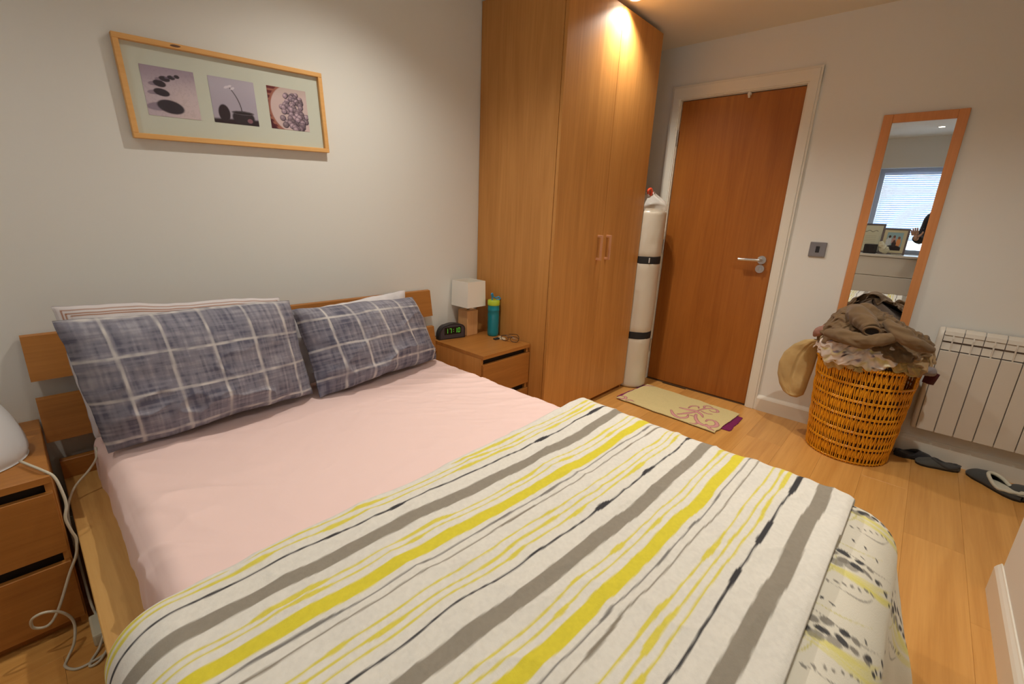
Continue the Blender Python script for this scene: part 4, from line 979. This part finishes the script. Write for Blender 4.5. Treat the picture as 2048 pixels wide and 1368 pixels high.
roll('sleeve', None, None, [(3.38, -1.88, .80), (3.27, -1.91, .80), (3.19, -1.955, .778), (3.155, -1.975, .760)], [.05, .05, .042, .036], brown, 3, shirt, .34)
cf = MB(); cd = Vector((-.80, -.20, -.25)).normalized(); cx_ = cd.cross(Vector((0, 0, 1))).normalized(); cy_ = cd.cross(cx_); cc_ = Vector((3.148, -1.978, .757))
for r_0, off in ((.034, .0), (.0345, .006), (.030, .012)):
    pass
cf.tube([cc_ + cx_ * .033 * math.cos(t) + cy_ * .024 * math.sin(t) + cd * .008 for t in np.linspace(0, 2 * PI, 24, endpoint=False)], .0055, 8, closed=True)
cf.build('cuff', brown, shirt, True)
MB().add([cc_ + cx_ * .031 * math.cos(t) + cy_ * .022 * math.sin(t) + cd * .009 for t in np.linspace(0, 2 * PI, 24, endpoint=False)], [tuple(range(24))]).build('cuff_shade', mat('cuff_shade_black', (.012, .008, .006), .95), shirt)  # flat black disc: shade inside the sleeve put into colour
roll('sleeve', None, None, [(3.20, -1.79, .70), (3.155, -1.87, .705), (3.135, -1.96, .70), (3.145, -2.03, .725), (3.17, -2.09, .745)], [.020, .036, .034, .03, .018], brown, 8, shirt, .5)
roll('sleeve', None, None, [(3.22, -2.02, .80), (3.17, -2.08, .765), (3.155, -2.15, .725), (3.20, -2.22, .70)], [.02, .034, .032, .015], brown, 18, shirt, .5)
roll('pink_garment', 'dusty pink garment poking out at the left shoulder of the laundry heap', 'garment', [(3.33, -1.83, .70), (3.315, -1.785, .695), (3.315, -1.745, .675), (3.335, -1.725, .645)], [.016, .030, .026, .008], cloth('dusty_pink', srgb(150, 108, 94), .9, 150, .2), 28)
roll('grey_sock', 'pale grey sock at the right edge of the basket beside the heater', 'sock', [(3.32, -2.16, .56), (3.30, -2.20, .575), (3.33, -2.235, .57), (3.38, -2.25, .55)], [.012, .024, .024, .014], cloth('grey_jersey', srgb(128, 122, 126), .9, 200, .2), 38)
mq = MB(); cpt = [(3.365, -2.225, .570), (3.375, -2.275, .555), (3.385, -2.262, .492), (3.372, -2.218, .500)]
n_ = 14; u, v = np.meshgrid(np.linspace(0, 1, n_), np.linspace(0, 1, n_), indexing='ij'); Q = [np.array(c) for c in cpt]
P = Q[0] * ((1 - u) * (1 - v))[..., None] + Q[1] * (u * (1 - v))[..., None] + Q[2] * (u * v)[..., None] + Q[3] * ((1 - u) * v)[..., None]; P[..., 0] += .006 * np.sin(u * 5 + v * 2)
o = tag(obj('maroon_cloth', P.reshape(-1, 3), grid_faces(n_, n_), cloth('maroon_cotton', srgb(66, 14, 26), .9, 200, .2), None, True, loc=cpt[0]), 'dark maroon cloth corner hanging over the right of the basket', 'cloth'); s = o.modifiers.new('t', 'SOLIDIFY'); s.thickness = .004
# trouser leg hanging down the left of the basket
def hang_leg():
    n = (60, 80); u, v = np.meshgrid(np.linspace(0, 1, n[0]), np.linspace(0, 1, n[1]), indexing='ij')
    zc = [.235, .26, .30, .36, .43, .50, .56, .60, .615]
    yl = [-1.655, -1.618, -1.590, -1.570, -1.566, -1.583, -1.625, -1.675, -1.72]; yr = [-1.700, -1.728, -1.735, -1.740, -1.748, -1.752, -1.757, -1.765, -1.80]
    t = v * 8; z = np.interp(t, range(9), zc); a = np.interp(t, range(9), yl); b_ = np.interp(t, range(9), yr)
    y = a + (b_ - a) * u; dep = .038 * np.sqrt(np.clip(1 - (2 * u - 1) ** 2, 0, 1)) * np.interp(v, [0, .08, .8, 1], [.3, 1, .8, .4])
    cr = .007 * np.exp(-((u - .46 - .08 * v) / .045) ** 2) * sstep(.05, .3, v)
    xb = np.interp(v, [0, .7, 1], [3.43, 3.42, 3.39])
    wr = .005 * fbm(u * 4 + v * 2, v * 7, 44, 3)
    f = np.stack([xb - dep + cr + wr, y, z], -1); bk_ = np.stack([xb + dep, y, z], -1)
    V = np.concatenate([f.reshape(-1, 3), bk_.reshape(-1, 3)]); F = np.concatenate([grid_faces(*n, flip=True), grid_faces(*n, off=n[0] * n[1])])
    return tag(obj('hanging_trousers', V, F, beige, None, True, loc=(3.42, -1.67, .4)), 'beige trouser leg hanging down outside the left of the basket', 'trousers')
hang_leg()

# ================================================================== slippers
def slipper(name, label, c, ang, L_=.265, Wd=.098, up=(.06, .065, .065), lin_c=(.62, .61, .50), group=None, H=.062, low=False):
    t = tag(empty(name, (c[0], c[1], 0)), label, 'slipper', group); R_ = Matrix.Rotation(ang, 3, 'Z')
    def T(P):
        P = np.asarray(P, float).reshape(-1, 3); M3 = np.array(R_); return P @ M3.T + np.array([c[0], c[1], 0])
    def wid(s): return Wd / 2 * np.interp(s, [0, .06, .18, .35, .55, .75, .9, .97, 1], [.05, .50, .76, .84, .86, 1.0, .86, .55, .05])
    s = np.linspace(0, 1, 40); out = [(L_ * (q - .5), wid(q), 0) for q in s] + [(L_ * (q - .5), -wid(q), 0) for q in s[::-1][1:-1]]
    n = len(out); V = [(x, y, z) for z in (0.0, .012) for x, y, _ in out]
    obj('sole', T(V), [tuple(range(n))[::-1], tuple(range(n, 2 * n))] + [(i, (i + 1) % n, n + (i + 1) % n, n + i) for i in range(n)], mat('slipper_sole', (.03, .03, .03), .7), t)
    # upper: dome over the foot with an oval opening towards the heel
    nu_, nv_ = 60, 32; u = np.linspace(.005, .995, nu_)[:, None]; a = np.linspace(0, PI, nv_)[None, :]
    h = H * np.interp(u, [0, .08, .3, .5, .7, .9, 1], [.35, .75, .82, 1.0, .85, .5, .1]) if not low else H * np.interp(u, [0, .1, .4, .6, .85, 1], [.5, .7, .8, .9, .7, .1])
    x = L_ * (u - .5) + 0 * a; y = wid(u) * np.cos(a) * 1.02; z = .010 + h * np.sin(a) ** .8
    P = np.stack([x, y, z], -1); F = []
    ox, oy = L_ * -.16, 0; ax_, ay_ = L_ * .30, Wd * .40
    for i in range(nu_ - 1):
        for j in range(nv_ - 1):
            m_ = P[i:i + 2, j:j + 2].mean((0, 1))
            if ((m_[0] - ox) / ax_) ** 2 + ((m_[1]) / ay_) ** 2 < 1: continue
            k = i * nv_ + j; F.append((k, k + nv_, k + nv_ + 1, k + 1))
    o = obj('upper', T(P), F, cloth('slipper_felt_%d' % int(up[0] * 1000), up, .95, 120, .5), t, True); sd = o.modifiers.new('t', 'SOLIDIFY'); sd.thickness = .004
    # lining rim follows the opening
    ring = []
    for q in np.linspace(0, 2 * PI, 40, endpoint=False):
        X = ox + ax_ * math.cos(q); Y = ay_ * math.sin(q); uu = X / L_ + .5; hh = H * np.interp(uu, [0, .08, .3, .5, .7, .9, 1], [.35, .75, .82, 1.0, .85, .5, .1]); yy = min(.98, abs(Y) / (wid(uu) + 1e-6)); ring.append((X, Y, .010 + hh * (math.sqrt(1 - yy * yy)) ** .8))
    obj('fleece_rim', T(MB().tube(ring, .0085, 8, closed=True).v), MB().tube(ring, .0085, 8, closed=True).f, cloth('fleece_%d' % int(lin_c[0] * 100), lin_c, 1, 200, .8), t, True)
    ins = [(ox + ax_ * 1.2 * math.cos(q), ay_ * 1.15 * math.sin(q), .022 + .014 * max(0, -math.cos(q))) for q in np.linspace(0, 2 * PI, 30, endpoint=False)]
    obj('insole', T(ins), [tuple(range(30))], cloth('fleece_%d' % int(lin_c[0] * 100), lin_c, 1, 200, .8), t)
    return t
def ang_of(toe, heel): return math.atan2(toe[1] - heel[1], toe[0] - heel[0])
slipper('slipper', 'charcoal slipper with pale fleece lining, right of the smaller pair, under the heater', (3.525, -2.603), ang_of((3.63, -2.515), (3.42, -2.69)), H=.055)
slipper('slipper', 'charcoal fleece-lined slipper cut off by the right picture edge', (3.460, -2.738), ang_of((3.60, -2.64), (3.36, -2.80)), H=.055)
slipper('slipper', 'small black slipper lying against the baseboard next to the basket', (3.605, -2.283), ang_of((3.64, -2.36), (3.57, -2.20)), .18, .07, (.022, .022, .026), (.03, .03, .035), H=.035)
slipper('slipper', 'small grey slipper with dark heel, farther from the basket of the small pair', (3.567, -2.385), ang_of((3.545, -2.30), (3.59, -2.47)), .185, .07, (.075, .078, .072), (.05, .05, .05), H=.035)

# ================================================================== cables and extension block by the bed
cw = mat('white_cable', (.55, .52, .42), .45)
cp = [(.262, -.36, NZ + .012), (.285, -.420, NZ + .012), (.300, -.455, NZ + .010), (.319, -.478, NZ - .008), (.327, -.490, .45), (.328, -.495, .41), (.320, -.500, .375), (.325, -.50, .33), (.330, -.50, .30), (.322, -.505, .255), (.300, -.505, .205), (.262, -.515, .115), (.236, -.525, .085), (.210, -.530, .10), (.212, -.540, .135), (.238, -.548, .145), (.268, -.545, .120), (.284, -.545, .075), (.276, -.570, .03), (.256, -.592, .004), (.250, -.618, .004), (.270, -.648, .004), (.306, -.650, .004), (.345, -.640, .004), (.40, -.62, .004)]
tag(MB().tube(catmull(cp, 6), .0036, 8).build('power_cable', cw, None, True, loc=(.3, -.5, .3)), 'cream cable looping from the humidifier down to the floor', 'cable')
cp = [(.424, -.215, .440), (.418, -.245, .415), (.395, -.255, .385), (.352, -.27, .345), (.327, -.31, .30), (.3235, -.36, .24), (.3235, -.42, .15), (.325, -.47, .06), (.330, -.50, .03)]
tag(MB().tube(catmull(cp, 6), .0034, 8).build('power_cable', cw, None, True, loc=(.35, -.3, .3)), 'cream cable running from behind the left pillow into the gap', 'cable')
cp = [(.335, -.60, .03), (.318, -.618, .006), (.300, -.645, .004), (.296, -.664, .004), (.315, -.664, .006), (.335, -.64, .010), (.36, -.62, .02)]
tag(MB().tube(catmull(cp, 6), .0036, 8).build('power_cable', cw, None, True, loc=(.32, -.62, .01)), 'short cream cable bend on the floor beside the extension block', 'cable')
tag(MB().box(.312, .372, -.598, -.50, .0, .038, .006).build('extension_block', mat('cream_block', (.62, .60, .46), .4), loc=(.34, -.55, 0)), 'cream plastic extension block on the floor under the rail', 'extension block')

# ================================================================== maroon cloth on the floor beneath the duvet corner
n_ = 40; u, v = np.meshgrid(np.linspace(0, 1, n_), np.linspace(0, 1, n_), indexing='ij')
P = np.stack([1.70 + .22 * u, -2.20 - .115 * v, .008 + .010 * np.maximum(0, fbm(u * 3, v * 3, 4, 3)) + 0 * u], -1)
o = tag(obj('maroon_throw', P.reshape(-1, 3), grid_faces(n_, n_), cloth('maroon_cotton', srgb(66, 14, 26), .9, 200, .2), None, True, loc=(1.8, -2.27, 0)), 'dark maroon cloth on the floor beneath the hanging duvet corner', 'cloth'); s = o.modifiers.new('t', 'SOLIDIFY'); s.thickness = .004

# ================================================================== drawer chest at the window and its ornaments (seen in the mirror)
ch = tag(empty('drawer_chest', (-.78, -1.78, 0)), 'wide white drawer chest beneath the window, seen in the mirror', 'chest')
QX1 = -.57; QY0, QY1, QH = -1.10, -2.38, .93
MB().box(XL + .02, QX1 + .012, QY0 + .01, QY1 - .01, QH - .028, QH, .002).build('top', white_m, ch)
MB().box(XL + .02, QX1 - .02, QY0, QY1, 0.0, QH - .028).build('carcass', white_m, ch)
for z0, z1 in ((.665, .893), (.445, .655), (.232, .435), (.02, .222)):
    for a, b_ in (((QY0 - .002, QY1 + .002),)):
        MB().box(QX1 - .019, QX1, a, b_, z0, z1, .002).build('drawer', white_m, ch)
def photo_frame(y0, y1, h, x, lab, fn, col, m=(.035, .05)):
    ft = tag(empty('photo_frame', (x, (y0 + y1) / 2, QH)), lab, 'photo frame'); fm = mat('frame_wood_%d' % int(col[0] * 100), col, .5)
    def q(mb): return mb.rot(Matrix.Rotation(-.16, 3, 'Y'), (x, 0, QH))
    w_ = .022
    for a in ((y0, y1, QH, QH + w_), (y0, y1, QH + h - w_, QH + h), (y0, y0 - w_, QH + w_, QH + h - w_), (y1 + w_, y1, QH + w_, QH + h - w_)): q(MB().box(x - .018, x, a[0], a[1], a[2], a[3], .002)).build('frame', fm, ft)
    n = 80; u, v = np.meshgrid(np.linspace(0, 1, n), np.linspace(0, 1, n), indexing='ij'); C = fn(u, v)
    P = np.stack([np.full_like(u, x - .004), y0 - w_ + (y1 - y0 + 2 * w_) * u, QH + w_ + (h - 2 * w_) * v], -1).reshape(-1, 3)
    mb = q(MB().add(P, [])); obj('print', mb.v, grid_faces(n, n), painted('photo_paper', .35), ft, cols=C.reshape(-1, 3))
def fam(u, v):       # u runs left->right as one faces the frame
    C = np.ones(u.shape + (3,)) * lin([206, 196, 158]); ins = (np.abs(u - .5) < .36) & (np.abs(v - .5) < .39)
    C[ins] = lin([150, 184, 190]); 
    def fig(c, w, h, col, head):
        nonlocal C
        C = blend(C, ell(u, v, (c[0], c[1] - h * .3), (w, h), 0) * ins, lin(col)); C = blend(C, ell(u, v, (c[0], c[1] + h * .72), (.055, .06)) * ins, lin(head))
    fig((.30, .52), .10, .20, (226, 150, 90), (140, 92, 70)); fig((.52, .58), .09, .18, (190, 150, 140), (120, 80, 62)); fig((.72, .56), .10, .20, (206, 214, 216), (66, 50, 44)); fig((.80, .40), .06, .18, (214, 220, 222), (214, 220, 222))
    C = blend(C, ell(u, v, (.50, .14), (.42, .19)) * ins, lin([30, 28, 38])); fig((.48, .42), .10, .12, (54, 48, 56), (90, 66, 54)); return C
def cert(u, v):
    C = np.ones(u.shape + (3,)) * lin([206, 204, 176]); C = blend(C, ((np.abs(v - .78 - .03 * np.sin(u * 20)) < .012) & (np.abs(u - .5) < .3)).astype(float), lin([110, 108, 92]))
    for k in range(6): C = blend(C, ((np.abs(v - .6 + k * .07) < .006) & (np.abs(u - .5) < .26)).astype(float) * .6, lin([140, 138, 120]))
    return C
photo_frame(-1.585, -1.86, .335, -.80, 'grey-brown photo frame with a family group photograph, beneath the blind', lambda u, v: fam(1 - u, v), (.16, .13, .13))
photo_frame(-1.33, -1.60, .385, -.86, 'taller grey-brown frame with a pale certificate, left of the family photo', cert, (.13, .11, .115))
roll('fabric_pouch', 'crumpled ivory fabric pouch standing before the photo frames', 'pouch', [(-.67, -1.60, QH + .16), (-.665, -1.625, QH + .11), (-.66, -1.66, QH + .06), (-.655, -1.70, QH + .032)], [.018, .036, .05, .028], cloth('ivory_satin', srgb(206, 200, 170), .5, 120, .3), 8, None, .5)
bx = MB().box(-.74, -.66, -1.44, -1.58, QH, QH + .12, .01); [bx.box(-.661, -.655, -1.45 - k * .026, -1.462 - k * .026, QH + .008, QH + .112, .002) for k in range(5)]
tag(bx.build('ribbed_box', mat('dark_ribbed_plastic', (.02, .017, .02), .5), loc=(-.7, -1.51, QH)), 'small dark ribbed box at the left end of the frames', 'box')
tk = MB(); [tk.lathe([(.001, 0), (.010, .001), (.014, .007), (.010, .014), (.001, .015)], (-.66 + .012 * math.sin(k * 2.2), -1.745 - k * .021, QH), 12, caps=False) for k in range(5)]
tag(tk.build('bead_bracelet', mat('silver_beads', (.5, .46, .34), .3, .6), loc=(-.66, -1.79, QH)), 'small silver bead bracelet on the chest under the family photo', 'bracelet')
pb = MB().lathe([(.001, 0), (.026, 0), (.028, .01), (.028, .11), (.02, .125), (.014, .13), (.014, .15), (.001, .15)], (-.72, -2.035, QH), 20)
tag(smooth_by_angle(pb.build('purple_bottle', mat('purple_plastic', (.22, .03, .35), .3), loc=(-.72, -2.035, QH))), 'small purple bottle at the right end of the chest', 'bottle')

# ================================================================== the photographer, standing by the window (only a raised hand and sleeve show in the mirror)
def skin(name, V, E_, R_, m, parent, lv=2, root=0):
    base = wloc(parent); me = bpy.data.meshes.new(name); me.from_pydata([tuple(Vector(v) - base) for v in V], E_, []); me.materials.append(m)
    o = bpy.data.objects.new(name, me); COL.objects.link(o); o.parent = parent
    sk = o.modifiers.new('skin', 'SKIN'); me.skin_vertices or None
    if not me.skin_vertices:
        bm = bmesh.new(); bm.from_mesh(me); bm.verts.layers.skin.verify(); bm.to_mesh(me); bm.free()
    for i, sv in enumerate(me.skin_vertices[0].data):
        r = R_[i]; sv.radius = r if hasattr(r, '__len__') else (r, r); sv.use_root = (i == root)
    sk.use_smooth_shade = True
    ss = o.modifiers.new('sub', 'SUBSURF'); ss.levels = lv; ss.render_levels = lv
    return o
pe = tag(empty('person', (-.33, -2.20, 0)), 'person in a dark top with one hand raised beside the window, seen in the mirror', 'person')
skin_m = mat('skin', (.52, .34, .26), .55); top_m = cloth('dark_jersey', (.012, .013, .022), .9, 160, .3); jean = cloth('dark_denim', (.03, .04, .07), .9, 160, .3)
px_, py_ = -.33, -2.20
J = dict(pel=(px_, py_, .96), wst=(px_ + .005, py_, 1.10), chs=(px_ + .01, py_, 1.28), nck=(px_ + .01, py_, 1.44), nk2=(px_ + .02, py_, 1.50),
         shL=(px_ + .01, py_ + .165, 1.39), elL=(px_ + .04, py_ + .215, 1.14), wrL=(px_ + .20, py_ + .255, 1.155), shR=(px_ + .01, py_ - .165, 1.39), elR=(px_ + .05, py_ - .20, 1.13), wrR=(px_ + .26, py_ - .10, 1.18),
         hpL=(px_, py_ + .09, .92), knL=(px_ + .02, py_ + .10, .50), anL=(px_ - .01, py_ + .10, .09), hpR=(px_, py_ - .09, .92), knR=(px_ + .02, py_ - .10, .50), anR=(px_ - .01, py_ - .10, .09))
def fused(name, mb, m, vox=.011, it=6):
    o = obj(name, mb.v, mb.f, m, pe, True); rm = o.modifiers.new('fuse', 'REMESH'); rm.mode = 'VOXEL'; rm.voxel_size = vox; rm.use_smooth_shade = True
    sm = o.modifiers.new('relax', 'SMOOTH'); sm.factor = .6; sm.iterations = it; return o
def limb(mb, keys, rad, k=8, seg=18):
    P = [J[q] if isinstance(q, str) else q for q in keys]; P = catmull(P, k); return mb.tube(P, list(np.interp(np.linspace(0, 1, len(P)), np.linspace(0, 1, len(rad)), rad)), seg)
def figure(mb, g, legs=True, arms=True, torso=True, wrist=1.0):
    if torso: mb.lathe([(.001, .90), (.145 + g, .92), (.150 + g, .98), (.132 + g, 1.10), (.140 + g, 1.22), (.158 + g, 1.32), (.145 + g, 1.40), (.085 + g, 1.452), (.050 + g, 1.475)], (px_ + .005, py_, 0), 40, sx=.70, sy=1)
    for q, s_ in (('L', 1), ('R', -1)):
        if arms:
            a, e, w_ = Vector(J['sh' + q]), Vector(J['el' + q]), Vector(J['wr' + q]); w2 = e + (w_ - e) * wrist
            limb(mb, [(px_ + .01, py_ + s_ * .09, 1.40), tuple(a), tuple(a.lerp(e, .5)), tuple(e)], [.052 + g, .050 + g, .044 + g, .040 + g]); limb(mb, [tuple(e), tuple(e.lerp(w2, .5)), tuple(w2)], [.042 + g, .038 + g, .028 + g])
        if legs: limb(mb, ['hp' + q, 'kn' + q, 'an' + q], [.086 + g, .078 + g, .056 + g, .046 + g, .038 + g])
    return mb
body = figure(MB(), 0.0); limb(body, [(px_ + .01, py_, 1.40), 'nck', 'nk2', (px_ + .025, py_, 1.56)], [.06, .056, .052, .05]); fused('body', body, skin_m)
fused('jersey_top', figure(MB(), .012, legs=False, wrist=.93), top_m)
tr_ = MB().lathe([(.001, .76), (.10, .78), (.160, .86), (.166, .94), (.160, .985), (.001, .99)], (px_ + .003, py_, 0), 40, sx=.74, sy=1); fused('trousers', figure(tr_, .012, torso=False, arms=False), jean)
for s in (-1, 1):
    mb = MB().tube(catmull([(px_ - .06, py_ + s * .10, .045), (px_, py_ + s * .102, .05), (px_ + .09, py_ + s * .108, .042), (px_ + .16, py_ + s * .112, .030)], 5), list(np.interp(np.linspace(0, 1, 16), [0, .2, .6, 1], [.034, .045, .042, .026])), 16)
    mb.v = [(v[0], v[1], max(v[2], .002)) for v in mb.v]; mb.build('shoe', black_pl, pe, True)
# head: an ellipsoid shaped into jaw, brow and nose
hc = Vector((px_ + .035, py_, 1.605)); n1, n2 = 48, 36; V = []
for i in range(n2 + 1):
    ph = PI * i / n2
    for j in range(n1):
        th = 2 * PI * j / n1; x, y, z = math.sin(ph) * math.cos(th), math.sin(ph) * math.sin(th), math.cos(ph)
        r = 1 - .10 * max(0, -z) * abs(y) - (.05 if z < -.2 and x < 0 else 0) * 1
        p = Vector((x * .098 * r, y * .077 * (1 - .18 * max(0, -z)), z * .122))
        if x > .6: p.x += .022 * math.exp(-(y / .16) ** 2 - ((z + .08) / .16) ** 2) - .008 * math.exp(-((abs(y) - .38) / .14) ** 2 - ((z - .08) / .10) ** 2) + .005 * math.exp(-(y / .3) ** 2 - ((z + .42) / .09) ** 2)
        V.append(hc + p)
F = [(i * n1 + j, (i + 1) * n1 + j, (i + 1) * n1 + (j + 1) % n1, i * n1 + (j + 1) % n1) for i in range(n2) for j in range(n1)]
obj('head', V, F, skin_m, pe, True)
for s in (-1, 1):
    MB().lathe([(.001, -.011), (.008, -.008), (.011, 0), (.008, .008), (.001, .011)], (hc.x + .083, hc.y + s * .030, hc.z + .010), 14).build('eye', mat('eye_white', (.75, .73, .7), .2), pe, True)
    MB().lathe([(.001, -.005), (.005, 0), (.001, .005)], (hc.x + .0925, hc.y + s * .030, hc.z + .010), 10).build('iris', mat('iris_dark', (.03, .015, .008), .2), pe, True)
    MB().tube([(hc.x - .005, hc.y + s * .076, hc.z - .025), (hc.x - .002, hc.y + s * .083, hc.z), (hc.x - .006, hc.y + s * .085, hc.z + .022), (hc.x - .018, hc.y + s * .080, hc.z + .018), (hc.x - .018, hc.y + s * .076, hc.z - .008)], .0065, 8).build('ear', skin_m, pe, True)
MB().tube(catmull([(hc.x + .083, hc.y - .022, hc.z - .050), (hc.x + .093, hc.y, hc.z - .049), (hc.x + .083, hc.y + .022, hc.z - .050)], 5), .0045, 8).build('lips', mat('lips', srgb(150, 84, 78), .5), pe, True)
V = [tuple(hc + (Vector(v) - hc) * 1.07 + Vector((-.004, 0, .004))) for v in V]
F2 = [f for f in F if (lambda c: c.z - hc.z > .035 + .55 * (c.x - hc.x) or (c.x < hc.x - .02 and c.z > hc.z - .07))(sum((Vector(V[k]) for k in f), Vector()) / 4)]
o = obj('hair', V, F2, cloth('dark_hair', (.015, .010, .008), .6, 120, .8), pe, True); sd = o.modifiers.new('t', 'SOLIDIFY'); sd.thickness = .008
# hands: palm and five bent fingers each
def hand(w, d, up, s, curl=.35, spread=.16):
    """w wrist, d direction of the palm, up direction of the thumb side, s = which way the palm faces"""
    w = Vector(w); d = Vector(d).normalized(); up = (Vector(up) - d * Vector(up).dot(d)).normalized(); nrm = d.cross(up) * s
    V = [w - d * .02, w + d * .025, w + d * .055]; R_ = [(.022, .026), (.018, .032), (.014, .036)]; E_ = [(0, 1), (1, 2)]
    o = skin('hand', V, E_, R_, skin_m, pe, 2)
    for k, (off, L_) in enumerate(((.030, .072), (.010, .080), (-.010, .075), (-.029, .058))):
        a = Vector(w + d * .045 + up * off * .8); dirn = (d + up * off * spread * 30 * .25).normalized(); p = [a, a + dirn * .035]; dd = dirn
        for q in (.42, .32, .26):
            dd = (dd + nrm * curl * .6).normalized(); p.append(p[-1] + dd * L_ * q)
        skin('finger', p, [(i, i + 1) for i in range(4)], [.0095, .0098, .0088, .0080, .0062], skin_m, pe, 1)
    a = w + d * .012 + up * .018; p = [a, a + up * .026 + d * .018, a + up * .046 + d * .042 + nrm * .008, a + up * .052 + d * .066 + nrm * .016]
    skin('thumb', p, [(0, 1), (1, 2), (2, 3)], [.014, .0125, .0105, .0078], skin_m, pe, 1)
hand(J['wrL'], (.55, .25, .80), (-.1, -.95, .3), 1, .25)
hand(J['wrR'], (.9, .35, .1), (0, .2, 1), -1, .7)
